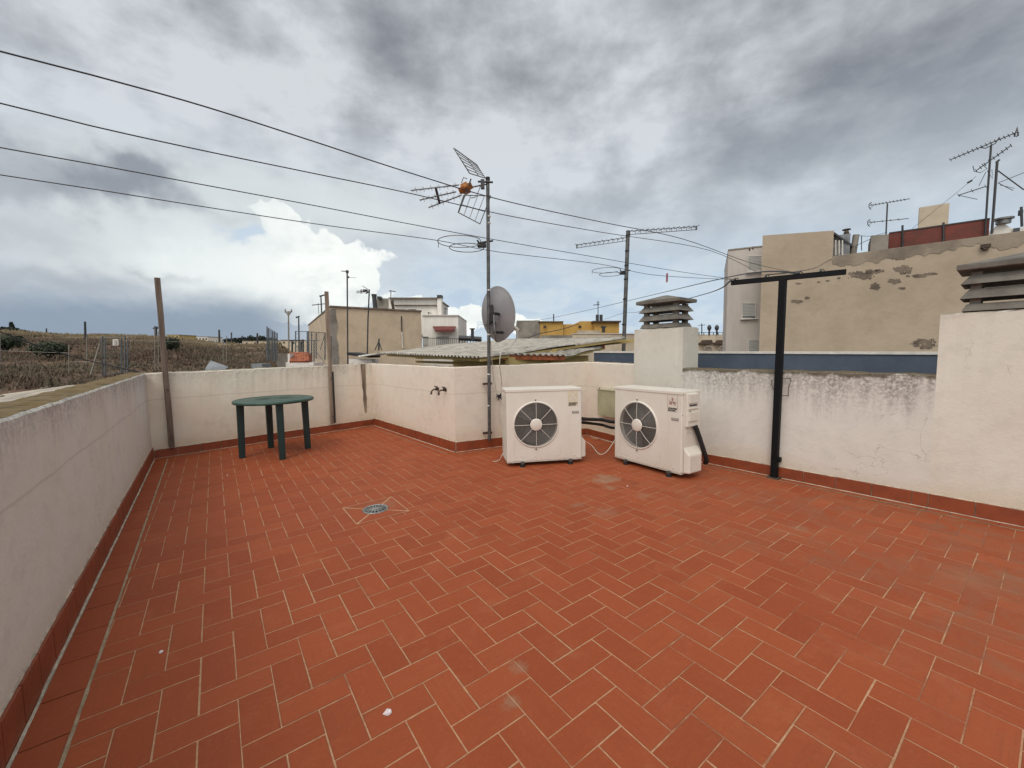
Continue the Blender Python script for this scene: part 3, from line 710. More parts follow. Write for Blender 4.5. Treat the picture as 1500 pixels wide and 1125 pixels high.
cable('insulated_pipe', [wp(W2, .985, .19, .575), wp(W2, .99, .23, .50), wp(W2, 1.0, .31, .33), wp(W2, 1.0, .37, .22), wp(W2, .985, .42, .15), wp(W2, .95, .45, .12)], .026, M['rubber'], 'black insulated pipe running down the side of the right air conditioner', 'pipe', group='insulated pipes of the air conditioners', sides=10)
cable('power_cable', [wp(W1, .96, .1, .30), at(866, 652, 5.15), at(878, 665, 5.0), at(890, 660, 5.0), wp(W2, .02, .05, .35)], .004, M['wcable'], 'thin white cable looping over the floor between the air conditioners', 'cable')
cable('power_cable', [wp(W1, -.01, .2, .25), at(737, 662, 5.3), at(731, 674, 5.1), gz(722, 676, .01)], .004, M['wcable'], 'thin white cable curling on the floor left of the left air conditioner', 'cable')

# electric box on the short wall
bx = at(893, 590, 6.0)
dd = (E_ - D).normalized(); nb = V(dd.y, -dd.x, 0)
bp = on(893, 590, D, E_) + nb * .06
t = empty('electric_box', V(bp.x, bp.y, bp.z - .2), math.atan2(dd.y, dd.x), 'olive green metal box fixed to the wall behind the right air conditioner', 'electric box')
mb = local(t); mb.box((0.03, 0, .2), (.36, .11, .40), bev=.006); mb.build('box_body', M['olive'], t)
mb = local(t); mb.box((0.03, 0, .405), (.38, .13, .014), bev=.003); mb.build('box_lid', M['olive'], t)
mb = local(t); mb.tube([(-.13, -.03, .41), (-.13, -.03, .43)], .01, 8); mb.build('screw', M['rust'], t)

# ------------------------------------------------------------------ taps
def tap(x, y, label):
    p = on(x, y, B, C); n = inn(B, C); t = empty('brass_tap', p, math.atan2(n.y, n.x), label, 'tap', 'pair of taps on the wall')
    mb = local(t); mb.tube(smooth_path([(0, 0, 0), (.05, 0, 0), (.09, 0, -.005), (.115, 0, -.03), (.118, 0, -.055)], 5), .011, 10)
    mb.tube([(.035, 0, -.018), (.035, 0, .03)], .012, 10); mb.tube([(0, 0, 0), (.008, 0, 0)], .026, 14); mb.tube([(.117, 0, -.04), (.118, 0, -.07)], .015, 10); mb.build('spout', M['brass'], t)
    mb = local(t); mb.tube([(.035, -.045, .042), (.035, .045, .036)], .008, 8); mb.tube([(.035, 0, .02), (.035, 0, .045)], .007, 8); mb.build('handle', M['brass'], t)
tap(642, 570, 'old brass tap on the pink wall, the left one of two')
tap(653, 571, 'old brass tap on the pink wall, the right one of two')

# ------------------------------------------------------------------ wooden posts on the back wall
def wpost(x0, y0, x1, y1, w, mat, label, extra=None):
    n = inn(A, B); a = on(x0, y0, A, B) + n * .055
    # same distance, leaning: top placed on a plane just in front of the wall
    A2, B2 = A + n * .05, B + n * .05
    b = on(x1, y1, A2, B2); a = on(x0, y0, A2, B2)
    t = empty('wooden_post', a, 0, label, 'post', 'weathered posts on the back wall')
    ax = (b - a); ln = ax.length; d = (B - A).normalized(); ax.normalize()
    rot = Matrix((d, n, ax)).transposed(); d2 = n.cross(ax).normalized(); n2 = ax.cross(d2); rot = Matrix((d2, n2, ax)).transposed()
    mb = MB(); k = 12
    vs = []
    for i in range(k + 1):
        c = lerp(a, b, i / k) + noise.noise_vector(lerp(a, b, i / k) * 2) * .008
        for (sx, sy) in ((-1, -1), (1, -1), (1, 1), (-1, 1)): vs.append(c + d2 * sx * w / 2 + n2 * sy * w * .42)
    fs = [(i * 4 + j, i * 4 + (j + 1) % 4, (i + 1) * 4 + (j + 1) % 4, (i + 1) * 4 + j) for i in range(k) for j in range(4)] + [(3, 2, 1, 0), (k * 4, k * 4 + 1, k * 4 + 2, k * 4 + 3)]
    mb.add(vs, fs); mb.build('shaft', mat, t)
    for q in (.06, .35, .62):
        if lerp(a, b, q).z < 1.15:
            mb = MB(); mb.tube([lerp(a, b, q) + n2 * w * .40 * (1 if n2.dot(n) > 0 else -1), lerp(a, b, q) + n2 * (w * .42 + .02) * (1 if n2.dot(n) > 0 else -1)], .012, 6); mb.build('bolt', M['steel'], t)
    return t, a, b, n
wpost(252, 655, 230, 407, .060, M['wood2'], 'leaning dark brown wooden post near the left corner of the back wall')
t2, pa, pb, nn_ = wpost(487, 621, 478, 427, .056, M['wood'], 'pale wooden post fixed to the back wall right of the green table')
mb = MB(); dB = (B - A).normalized(); mb.tube([pa + dB * .035 + nn_ * .03 + V(0, 0, .02), lerp(pa, pb, .40) + dB * .035 + nn_ * .03], .016, 8); mb.build('black_pipe', M['rubber'], t2)
# dark stain strip and rusty downpipe mark beside the inner corner: a short rusted pipe bracket
p0 = on(532, 533, A, B) + inn(A, B) * .004; p1 = on(536, 605, A, B) + inn(A, B) * .004
def stain_mat():
    m, nt, b = nmat('rust_stain'); v = coords(nt)
    n = noi(nt, coords(nt, (9, 9, 1.2)), 2, 7, .7); z = sep(nt, v)[2]
    c = mix(nt, ramp(nt, n, .35, .6), (0.07, 0.055, 0.04), (0.26, 0.20, 0.14)); c = mix(nt, ramp(nt, z, .55, .05), c, (0.50, 0.40, 0.27))
    L(nt, c, b.inputs['Base Color']); b.inputs['Roughness'].default_value = .95; return m
mb = MB(); dd2 = (B - A).normalized(); vs = []; k = 22
for i in range(k + 1):
    c = lerp(p0, p1, i / k); w = .055 * (1 - .45 * i / k) + .012 * noise.noise(c * 13)
    vs += [c - dd2 * w, c + dd2 * (w * .8)]
mb.add(vs, [(2 * i, 2 * i + 1, 2 * i + 3, 2 * i + 2) for i in range(k)])
o = mb.build('rust_stain', stain_mat(), wb)

# ------------------------------------------------------------------ mast 1 with aerials and dish
MY = 5.79
mbase = at(717, 645, MY); mtop = at(714.5, 262, MY)
t = empty('antenna_mast', mbase, 0, 'grey steel antenna mast clamped to the wall left of the left air conditioner', 'mast')
mb = MB(); mb.tube([mbase, lerp(mbase, mtop, .5), mtop], .025, 12); pole = mb.build('pole', M['steel'], t)
mb = MB(); mb.tube([mtop - V(0, 0, .02), mtop + V(0, 0, .02)], .03, 10); mb.build('pole_cap', M['rubber'], t)
for y in (317, 327, 425, 490, 548, 594):
    c = on(716, y, (mbase.x - 1, mbase.y), (mbase.x + 1, mbase.y)); mb = MB(); mb.tube([c - V(0, 0, .008), c + V(0, 0, .008)], .0275, 12); mb.build('tape_band', M['whitecap'], t)
for y in (562, 634):
    c = at(716, y, MY); mb = MB(); w = (D - C).normalized(); nw = V(w.y, -w.x, 0)
    mb.box(c + V(-.02, -.0, 0), (.13, .03, .03), math.atan2(w.y, w.x)); mb.tube([c - w * .05, c - w * .05 - nw * .12], .008, 6); mb.tube([c + w * .05, c + w * .05 - nw * .10], .008, 6)
    mb.tube([c + w * -.07 + nw * .02, c + w * -.07 - nw * .03], .010, 6); mb.build('wall_bracket', M['rust'], t)
# UHF aerial
bd = V(-.965, .26, 0).normalized(); ld = V(.26, .965, 0)
hub = at(707, 270, MY)
t = empty('uhf_aerial', hub, 0, 'spiky television aerial with orange box and folded grid reflector atop the near mast', 'aerial')
rb = R(0)
oc = at(682, 276, 5.75)
mb = MB()
mb.tube([hub + V(.05, 0, 0), oc], .011, 6); mb.build('boom', M['alu'], t)
for (sx, sy, ex, ey, k) in ((672, 271, 602, 279, -1), (668, 281, 615, 293, 0), (676, 286, 628, 304, 1)):
    p = at(sx, sy, 5.78 + .12 * k); q = at(ex, ey, 6.05 + .12 * k); mb = MB(); mb.tube([p, q], .0095, 5)
    for i in range(6):
        c = lerp(p, q, .08 + i * .165); v1 = (ld * .5 + V(0, 0, .55)) ; v2 = (ld * .5 - V(0, 0, .55)); mb.tube([c - v1 * .06 + bd * .03, c, c + v1 * .06 + bd * .03], .0032, 4); mb.tube([c - v2 * .05 - bd * .01, c + v2 * .05 - bd * .01], .0032, 4)
    mb.build('director_arm', M['alu'], t)
mb = MB(); p = at(638, 274, 5.85); q = at(644, 298, 6.0); mb.tube([p, q], .02, 4); mb.build('arm_clamp', M['dalu'], t)
mb = MB(Matrix.Translation(oc) @ Matrix.Rotation(R(-25), 4, 'Y') @ Matrix.Diagonal((1.15, .8, .8, 1)))
bm = bmesh.new(); bmesh.ops.create_cube(bm, size=.17); bmesh.ops.bevel(bm, geom=list(bm.edges), offset=.045, segments=3, affect='EDGES')
bm.verts.index_update(); mb.add([v.co.copy() for v in bm.verts], [[v.index for v in f.verts] for f in bm.faces], True); bm.free(); mb.build('dipole_box', M['orange'], t)
mb = MB(); mb.tube([at(690, 262, 5.7), at(672, 310, 5.7)], .011, 4); mb.tube([at(676, 268, 5.7), at(679, 260, 5.7), at(684, 262, 5.7)], .006, 5); mb.build('dipole_clip', M['dalu'], t)
def grid(c, nb, name, lab, r=.0055):   # c: four corner pixels+depth, bars across
    P_ = [at(*q) for q in c]; mb = MB(); mb.tube(P_ + [P_[0]], .0075, 5)
    for i in range(1, nb): mb.tube([lerp(P_[0], P_[3], i / nb), lerp(P_[1], P_[2], i / nb)], r, 4)
    mb.tube([lerp(P_[0], P_[1], .55), lerp(P_[3], P_[2], .55)], .008, 4)
    return mb.build(name, M['alu'], t)
grid([(664.5, 217, 5.45), (698, 241, 5.95), (711, 261, 5.9), (688, 254, 5.4)], 6, 'reflector_grid', None)
grid([(679, 286, 5.4), (671, 311, 5.35), (703, 328, 5.85), (719, 287, 5.9)], 4, 'reflector_grid', None)
mb = MB(); mb.box(at(707, 270, 5.76), (.05, .05, .12)); mb.tube([at(700, 266, 5.74), at(722, 267, 5.78)], .014, 6); mb.build('mast_clamp', M['dalu'], t)
cable('coaxial_cable', [at(690, 290, 5.7), at(697, 288, 5.65), at(701, 280, 5.7), at(704, 272, 5.76)], .006, M['alu'], 'short grey coaxial cable looping from the orange aerial box to the near mast', 'cable')
def fm(cx, cy, Y, rad, root, label, clx):
    c = at(cx, cy, Y); t = empty('loop_aerial', c, 0, label, 'aerial', 'ring shaped radio aerials')
    dirx = -1
    def arcp(r_, z, off, a0=25, a1=335): return [c + V(off, 0, z) + V(math.cos(R(a)) * r_, math.sin(R(a)) * r_, 0) for a in range(a0, a1 + 1, 10)]
    mb = MB(); p = arcp(rad, 0.0, 0); q = arcp(rad * .78, -.085, .09, 15, 345)
    mb.tube(p, .006, 6); mb.tube([p[15], p[15] + V(0, 0, -.07)], .005, 5); mb.tube(q, .006, 6); mb.tube([p[0], q[0]], .006, 5); mb.tube([p[-1], q[-1]], .006, 5); mb.build('ring', M['alu'], t)
    k = at(clx, cy + 2, Y); mb = MB(); mb.box(k + V(-.07, 0, -.03), (.12, .07, .06), bev=.01); mb.tube([k + V(-.12, 0, .0), k + V(.09, 0, .03)], .013, 6); mb.tube([k + V(-.13, -.03, .03), k + V(-.10, .03, .0)], .012, 5); mb.build('mast_clamp', M['rubber'], t)
fm(674, 354, MY, .31, None, 'ring shaped radio aerial clamped to the near mast above the dish', 713)
# satellite dish
dc = at(727, 460, 5.9)
t = empty('satellite_dish', dc, 0, 'round grey satellite dish seen from behind, fixed to the near mast', 'satellite dish')
nrm = V(.72, .69, .10).normalized()
zax = nrm; xax = V(0, 0, 1).cross(zax).normalized(); yax = zax.cross(xax)
DM = Matrix.Translation(dc) @ Matrix((xax, yax, zax)).transposed().to_4x4() @ Matrix.Rotation(R(8), 4, 'Z')
mb = MB(DM @ Matrix.Diagonal((.92, 1, 1, 1))); prof = [(r_ * .385, .10 * r_ * r_ - .07) for r_ in [i / 10 for i in range(11)]]
mb.lathe([(0.0001, prof[0][1])] + prof[1:] + [(.392, .033), (.394, .028), (.386, .024)] + [(r_ * .385, .10 * r_ * r_ - .076) for r_ in [i / 10 for i in range(10, 0, -1)]] + [(.0001, -.076)], 48)
mb.build('reflector', M['dish'], t)
mb = MB(DM); mb.box((0.0, .02, -.12), (.07, .22, .05)); mb.tube([(.0, .12, -.08), (.0, .12, -.14)], .022, 8); mb.tube([(.06, -.12, -.04), (.06, -.12, -.12)], .016, 8); mb.tube([(-.05, -.12, -.04), (-.05, -.12, -.12)], .016, 8)
mb.build('back_bracket', M['steel'], t)
mb = MB(); mk = on(716, 476, (mbase.x - 1, mbase.y), (mbase.x + 1, mbase.y)); mb.tube([mk, DM @ V(0, .0, -.12)], .018, 8); mb.tube([mk + V(0, 0, .09), DM @ V(0, .08, -.12)], .014, 8); mb.box(mk, (.10, .06, .03)); mb.build('mast_clamp', M['steel'], t)
lnb = at(755, 481, 6.05); a0_ = at(727, 500, 5.75); mb = MB()
mb.tube(smooth_path([at(723, 458, 5.66), at(724, 475, 5.64), at(725.5, 490, 5.64), a0_, at(737, 497, 5.85), lnb], 6), .0115, 8); mb.build('feed_arm', M['alu'], t)
mb = MB(); mb.tube([at(722, 459, 5.66), at(731, 460, 5.75)], .02, 8); mb.tube([at(724, 487, 5.66), at(736, 487, 5.80)], .02, 8); mb.box(at(722, 464, 5.67), (.035, .05, .12)); mb.tube([at(716, 476, 5.79), at(723, 468, 5.66)], .014, 6); mb.build('pivot', M['rubber'], t)
mb = MB(); dl = (dc - lnb).normalized(); mb.tube([lnb - dl * .05, lnb + dl * .06], .028, 12); mb.tube([lnb + dl * .05, lnb + dl * .07], .036, 12); mb.tube([lnb, lnb + V(.03, 0, -.04)], .014, 8); mb.build('receiver_head', M['sticker'], t)
cable('white_coaxial_cable', [at(757, 484, 6.05), at(758, 494, 6.0), at(748, 508, 5.9), at(735, 514, 5.75), at(732, 535, 5.72), on(735, 560, C, D) + V(0, -.03, 0), on(733, 578, C, D) + V(0, -.03, 0)], .006, M['wcable'], 'white coaxial cable hanging from the dish receiver down to the wall', 'cable')
cable('white_coaxial_cable', [at(719, 500, 5.74), on(722, 540, C, D) + V(0, -.03, 0), on(725, 560, C, D) + V(0, -.03, 0), on(727, 574, C, D) + V(0, -.03, 0)], .004, M['wcable'], 'thin white cable hanging beside the near mast to the black splitter', 'cable')
cable('thin_cable', [on(733, 583, C, D) + V(0, -.03, 0), on(730, 600, C, D) + V(0, -.05, 0), on(732, 615, C, D) + V(0, -.05, 0), on(739, 625, C, D) + V(0, -.03, 0)], .003, M['wcable'], 'thin loose wire drooping below the black splitter', 'cable')
sp = on(732, 580, C, D) + V(.0, -.05, 0); mb = MB(); mb.box(sp, (.05, .03, .05), bev=.006)
for (dx, dz) in ((-.045, .03), (-.05, -.005), (.02, .045), (.03, -.045), (-.02, -.05)): mb.tube([sp, sp + V(dx, -.01, dz)], .008, 6)
tag(mb.build('cable_splitter', M['rubber']), 'small black cable splitter on the wall beside the left air conditioner', 'splitter')

# ------------------------------------------------------------------ black T pole
tb_ = fl(1134, 700) ; tb_ = on(1134, 697, R0 - rn * .06, R1 - rn * .06); tb_.z = .0
tt = on(1147, 410, R0 - rn * .06, R1 - rn * .06); zt = tt.z
t = empty('clothesline_pole', tb_, 0, 'black steel T-shaped clothesline pole bolted to the right parapet wall', 'clothesline pole')
mb = MB(); rzt = math.atan2(rd.y, rd.x); mb.box(V(tb_.x, tb_.y, .014), (.12, .10, .008), rzt); mb.build('base_plate', M['rust'], t); mb = MB(); ax = (tt - tb_).normalized()
q_ = Matrix((rd, ax.cross(rd).normalized(), ax)).transposed()
mb.box(lerp(tb_, tt, .5), (.062, .062, (tt - tb_).length), rot=q_, bev=.003); mb.build('upright', M['black'], t)
e1 = at(1072, 418, 4.60 if False else 4.75); e1 = gz(1072, 418, zt + .0); e2 = gz(1238, 398, zt + .03)
c_ = tt + V(0, 0, .02); cd = (e2 - e1); cd.z = 0; cd.normalize()
# keep the bar straight through the head of the post
k1 = (e1 - c_).length; k2 = (e2 - c_).length
e1 = c_ - cd * k1; e2 = c_ + cd * k2; print('T', tb_, tt, e1, e2, k1, k2)
mb = MB(); mb.box((e1 + e2) / 2, ((e2 - e1).length, .05, .05), math.atan2(cd.y, cd.x), bev=.003); mb.build('crossbar', M['black'], t)
hooks = []
for f in (.04, .33, .62, .80):
    p = lerp(e1, e2, f); hooks.append(p + V(0, 0, .03)); mb = MB(); mb.tube([p + V(0, 0, .02), p + V(0, 0, .05)], .012, 6); mb.tube(smooth_path([p + V(-.02, -.02, .03), p + V(0, -.02, .045), p + V(.03, -.01, .035)], 4), .005, 5); mb.build('wire_hook', M['steel'], t)
pw = on(1156, 562, R0, R1) - rn * .03
mb = MB(); mb.tube(smooth_path([on(1149, 554, R0, R1) - rn * .03, on(1160, 555, R0, R1) - rn * .03, on(1157, 566, R0, R1) - rn * .03, on(1156, 580, R0, R1) - rn * .03], 6), .0035, 5); mb.tube(smooth_path([on(1132, 556, R0, R1) - rn * .03, on(1133, 566, R0, R1) - rn * .03, on(1141, 578, R0, R1) - rn * .03, on(1157, 579, R0, R1) - rn * .03], 5), .0035, 5)
mb.build('tie_wire', M['rust'], t)
mb = MB(); pk = on(1142, 672, R0, R1) - rn * .045; mb.box(pk, (.05, .06, .05), rzt); mb.build('wall_bracket', M['black'], t)
# clotheslines, from the crossbar over the terrace to beyond the left wall
lefts = [(0, 75), (0, 151), (0, 216), (0, 256)]
ctrl = [[(150, 114), (300, 156), (450, 204), (600, 253), (735, 293), (880, 325), (1000, 350), (1100, 385)], [(150, 188), (300, 221), (450, 252), (600, 283), (740, 315), (880, 340), (1040, 367)], [(150, 243), (300, 271), (450, 299), (600, 328), (730, 352), (880, 378), (990, 397)], [(150, 279), (300, 303), (470, 329), (640, 352), (730, 369), (880, 387), (960, 403)]]
ords = ['topmost', 'second from the top', 'third from the top', 'lowest']
for i in range(4):
    tgt = [hooks[3], hooks[2], hooks[1], hooks[0]][i]
    tgt = [hooks[2], hooks[1] , hooks[0] + V(.02, 0, 0), hooks[0]][i]
    p0 = gz(*lefts[i], 2.13); ex = p0 + (p0 - on(*ctrl[i][0], p0, tgt)).normalized() * 1.2
    pts = [ex, p0]; hor = V(tgt.x - p0.x, tgt.y - p0.y, 0)
    for (x, y) in ctrl[i]:
        # along the vertical plane p0 -> hook
        q = on(x, y, p0, tgt); pts.append(q)
    pts.append(tgt)
    print('line', i, [tuple(round(c, 2) for c in p) for p in pts])
    cable('clothesline', pts, .0022, M['cable'], 'black clothesline over the terrace, the %s of the four' % ords[i], 'clothesline', n=6, sides=5, group='clotheslines strung across the terrace')
pn = on(977, 404, gz(*lefts[3], 2.13), hooks[0]); mb = MB(); mb.box(pn + V(-.004, 0, -.02), (.007, .01, .085), bev=.001); mb.box(pn + V(.006, 0, -.015), (.006, .01, .08), bev=.001)
tag(mb.build('clothes_peg', M['pin']), 'small pink clothes peg hanging on the lowest clothesline', 'clothes peg')

# ------------------------------------------------------------------ concrete chimney caps
def cap(center, rz, sx, sy, zb, label):
    t = empty('chimney_cowl', V(center.x, center.y, zb), rz, label, 'chimney cowl', 'concrete chimney cowls')
    def rect(w, d, z, j=0): return [V(-w / 2, -d / 2, z), V(w / 2, -d / 2, z), V(w / 2, d / 2, z), V(-w / 2, d / 2, z)]
    def ring(w0, d0, z0, w1, d1, z1, th, name):
        mb = local(t); a = rect(w0, d0, z0); b = rect(w1, d1, z1); c = rect(w0 - th, d0 - th, z0 + .004); d = rect(w1 - th, d1 - th, z1 - .0)
        vs = a + b + c + d
        fs = []
        for i in range(4):
            j = (i + 1) % 4; fs += [(i, j, 4 + j, 4 + i), (8 + i, 12 + i, 12 + j, 8 + j), (i, 8 + i, 8 + j, j), (4 + i, 4 + j, 12 + j, 12 + i)]
        mb.add(vs, fs); o = mb.build(name, M['concrete'], t); m = o.modifiers.new('bevel', 'BEVEL'); m.width = .006; m.segments = 2; return o
    w, d = sx, sy
    ring(w - .03, d - .03, 0, w - .08, d - .08, .060, .05, 'base_ring')
    ring(w, d, .100, w - .10, d - .10, .180, .05, 'louvre')
    ring(w, d, .215, w - .10, d - .10, .290, .05, 'louvre')
    mb = local(t); mb.hexa(rect(w + .045, d + .045, .330), rect(w + .05, d + .05, .372)); mb.hexa(rect(w + .05, d + .05, .3725), rect(w * .10, d * .06, .445))
    o = mb.build('cap_slab', M['concrete'], t); m = o.modifiers.new('bevel', 'BEVEL'); m.width = .006; m.segments = 2
    for (x, y) in ((-1, -1), (1, -1), (1, 1), (-1, 1)):
        mb = local(t); mb.box((x * (w / 2 - .085), y * (d / 2 - .085), .16), (.06, .06, .31)); mb.build('corner_post', M['concrete'], t)
    return t
cap((P1 + P2) / 2 + rn * .20 , math.atan2(rd.y, rd.x), .60, .40, 1.705, 'grey louvred concrete chimney cowl between the two aerial masts and the black pole')
kc = K1 + rd * .47 + rn * .21
cap(kc, math.atan2(rd.y, rd.x), .74, .44, 1.68, 'large grey louvred concrete chimney cowl cut off by the right edge')

# ------------------------------------------------------------------ yellow shed with corrugated roof
def corr(c, nu, amp, pitch_, name, mat, parent, th=.007):
    """c: eaveA, eaveB, ridgeB, ridgeA ; waves vary along the eave"""
    a, b, c2, d = [Vector(p) for p in c]; ln = (b - a).length; n = int(ln / pitch_ * 8); m = 12; vs = []
    up = (b - a).cross(d - a).normalized()
    if up.z < 0: up = -up
    for s_ in (0, 1):
        for i in range(n + 1):
            for j in range(m + 1):
                p = lerp(lerp(a, b, i / n), lerp(d, c2, i / n), j / m); ph = i / n * ln / pitch_ * 2 * math.pi
                sagz = -.012 * math.sin(j / m * math.pi * 3) + .008 * noise.noise(p * 1.5)
                vs.append(p + up * (amp * math.sin(ph) - s_ * th) + V(0, 0, sagz))
    K = (n + 1) * (m + 1); fs = []
    for i in range(n):
        for j in range(m):
            q = i * (m + 1) + j; fs += [(q, q + 1, q + m + 2, q + m + 1), (K + q, K + q + m + 1, K + q + m + 2, K + q + 1)]
    for i in range(n):
        q = i * (m + 1); fs.append((q, q + m + 1, K + q + m + 1, K + q)); q += m; fs.append((q, K + q, K + q + m + 1, q + m + 1))
    for j in range(m): fs.append((j, K + j, K + j + 1, j + 1)); q = n * (m + 1) + j; fs.append((q, q + 1, K + q + 1, K + q))
    mb = MB(); mb.add(vs, fs, True); return mb.build(name, mat, parent, fixn=False)
e1b = at(703, 523, 6.22); e1a = at(556, 517, 9.4)
sh = empty('yellow_shed', V(0, 7.5, -1.5), 0, 'low yellow shed with corrugated roof behind the parapet walls', 'shed')
rise = ud * 3.5 + V(0, 0, .34)
r1 = corr([e1a, e1b, e1b + rise, e1a + rise], 0, .018, .115, 'corrugated_roof', M['asb'], sh)
q1, q2, q3 = at(734, 518, 6.5), at(829, 520, 7.05), at(884, 507.5, 8.0)
r2 = corr([q1, q2, q3, at(800, 504, 7.95)], 0, .018, .115, 'corrugated_roof', M['asb'], sh)
# rest of the roof to the right
def beam(a, b, w, h, name, mat, parent):
    a, b = Vector(a), Vector(b); d = (b - a); ln = d.length; d.normalize(); s_ = d.cross(V(0, 0, 1)).normalized(); u_ = s_.cross(d)
    mb = MB(); mb.box((a + b) / 2, (ln, w, h), rot=Matrix((d, s_, u_)).transposed() if False else Matrix((d, -s_, u_)).transposed()); return mb.build(name, mat, parent)
beam(e1a + V(.14, .14, -.05), e1b + V(.12, .14, -.05), .05, .05, 'eave_beam', M['shedyellow'], sh)
beam(q1 + V(0, .06, -.05), q2 + V(-.03, .06, -.05), .07, .09, 'eave_beam', M['shedred'], sh)
beam(e1b + V(.0, .07, -.05), e1b + rise + V(0, 0.05, -.05), .05, .04, 'rafter', M['shedyellow'], sh)
beam(q2 + V(-.06, .05, -.05), q3 + V(-.03, .05, -.05), .05, .04, 'rafter', M['shedyellow'], sh)
beam(at(840, 510, 8.6), at(884, 508, 8.1), .1, .1, 'rafter', M['shedred'], sh)
beam(at(880, 504, 8.7), at(930, 499, 8.4), .1, .07, 'rafter', M['shedyellow'], sh)
for i in range(4):
    a = lerp(e1a, e1b, (i + .3) / 4) + ud * .22; beam(V(a.x, a.y, .2), V(a.x, a.y, a.z - .04), .1, .1, 'post', M['shedyellow'], sh)
for (x, Y) in ((748, 6.75), (790, 6.95), (822, 7.1)):
    a = at(x, 530, Y); beam(V(a.x, a.y, .2), V(a.x, a.y, 1.34), .09, .09, 'post', M['shedyellow'], sh)
a = at(880, 520, 8.2); beam(V(a.x, a.y, .2), V(a.x, a.y, 1.5), .09, .09, 'post', M['whitecap'], sh)
mb = MB(); wa = e1a + ud * 1.6; wb_ = e1b + ud * 1.9
for (p, q, zt_) in ((e1a + ud * 1.9, e1b + ud * 1.5, 1.46), (e1b + ud * .55, at(862, 515, 7.9), 1.33)):
    d = (q - p); d.z = 0; d.normalize(); n_ = V(-d.y, d.x, 0) * .1; mb.prism([(p.x, p.y), (q.x, q.y), ((q + n_).x, (q + n_).y), ((p + n_).x, (p + n_).y)], -1.5, zt_)
mb.build('wall', M['shedyellow'], sh)
for k_ in range(2):
    zz = 1.22 + .10 * k_; a = e1a + ud * .9; b = e1b + ud * .8; beam(V(a.x, a.y, zz), V(b.x, b.y, zz - .02), .05, .05, 'rail', M['shedyellow'], sh)
mb = MB(); mb.prism([(-3.2, 9.6), (-.3, 6.4), (1.2, 7.6), (2.6, 8.6), (0, 12)], -1.5, .2); mb.build('floor_slab', M['greyrender'], sh)

# ------------------------------------------------------------------ mast 2
m2b = at(911, 545, 8.9); m2t = at(920, 338, 8.9)
t = empty('antenna_mast', m2b, 0, 'dark steel antenna mast standing left of the concrete chimney cowl', 'mast')
mb = MB(); mb.tube([m2b - V(0, 0, .6), m2t], .043, 10); mb.build('pole', M['steel'], t)
for y in (345, 367, 388, 408, 437, 474): 
    c = lerp(m2t, m2b, (y - 338) / 207); mb = MB(); mb.tube([c - V(0, 0, .015), c + V(0, 0, .015)], .047, 10); mb.build('tape_band', M['rubber'], t)
def yagi(p, q, label, nel=12, eln=.10, gap=.035, r_=.008):
    t = empty('beam_aerial', lerp(p, q, 0), 0, label, 'aerial', 'long beam aerials on the second mast')
    d = (q - p).normalized(); u_ = V(0, 0, 1)
    mb = MB(); mb.tube([p + u_ * gap, q + u_ * gap], r_, 5); mb.tube([p - u_ * gap, q - u_ * gap], r_, 5); mb.build('boom', M['alu'], t)
    mb = MB()
    for i in range(nel):
        c = lerp(p, q, i / (nel - 1)); s_ = V(-d.y, d.x, 0); mb.tube([c - s_ * eln + u_ * gap, c + s_ * eln + u_ * gap * (1 if i % 2 else .6)], .006, 4); mb.tube([c - u_ * gap, c + u_ * gap], .006, 4)
    mb.tube([q - u_ * gap * 1.2, q + u_ * gap * 1.3], .02, 4); mb.build('elements', M['steel'], t)
yagi(at(919, 350, 8.9), at(845, 361, 9.6), 'long thin beam aerial pointing left from the second mast')
yagi(at(923, 341, 8.9), at(1020, 334, 9.4), 'long thin beam aerial pointing right from the second mast', 14)
fm(888, 396, 8.9, .30, None, 'ring shaped radio aerial on the second mast left of the cowl', 917)

# ------------------------------------------------------------------ blue wall and neighbours on the right
bA = P2 + rn * 1.0 - rd * 1.9; bB = K1 + rn * 1.9 + rd * 4
b0 = on(870, 518, bA, bB); b0 = V(b0.x, b0.y, 0); 
tL = on(1000, 517.5, bA, bB).z; tR = on(1376, 519.5, bA, bB).z
t = empty('rooftop_wall', V(b0.x, b0.y, -3), 0, 'slate blue rooftop wall with white coping beyond the right parapet', 'wall')
bb = V(bB.x, bB.y, 0); dB_ = (bb - b0).normalized(); nB = V(-dB_.y, dB_.x, 0)
if nB.x < 0: nB = -nB
def hz(p):
    a = on(1000, 517.5, bA, bB); b = on(1376, 519.5, bA, bB); s_ = ((p - a).dot(dB_)) / ((b - a).dot(dB_)); return a.z + (b.z - a.z) * s_
mb = MB(); mb.hexa([V(b0.x, b0.y, -3), V(bb.x, bb.y, -3), V(bb.x, bb.y, 0) + nB * .2 + V(0, 0, -3), V(b0.x, b0.y, -3) + nB * .2], [V(b0.x, b0.y, hz(b0)), V(bb.x, bb.y, hz(bb)), V(bb.x, bb.y, hz(bb)) + nB * .2, V(b0.x, b0.y, hz(b0)) + nB * .2])
mb.build('wall_face', M['bluewall'], t)
mb = MB(); a = b0 - nB * .015; b = bb - nB * .015
mb.hexa([V(a.x, a.y, hz(b0)), V(b.x, b.y, hz(bb)), V(b.x, b.y, hz(bb)) + nB * .24, V(a.x, a.y, hz(b0)) + nB * .24], [V(a.x, a.y, hz(b0) + .03), V(b.x, b.y, hz(bb) + .03), V(b.x, b.y, hz(bb) + .03) + nB * .24, V(a.x, a.y, hz(b0) + .03) + nB * .24])
mb.build('coping', M['whitecap'], t)
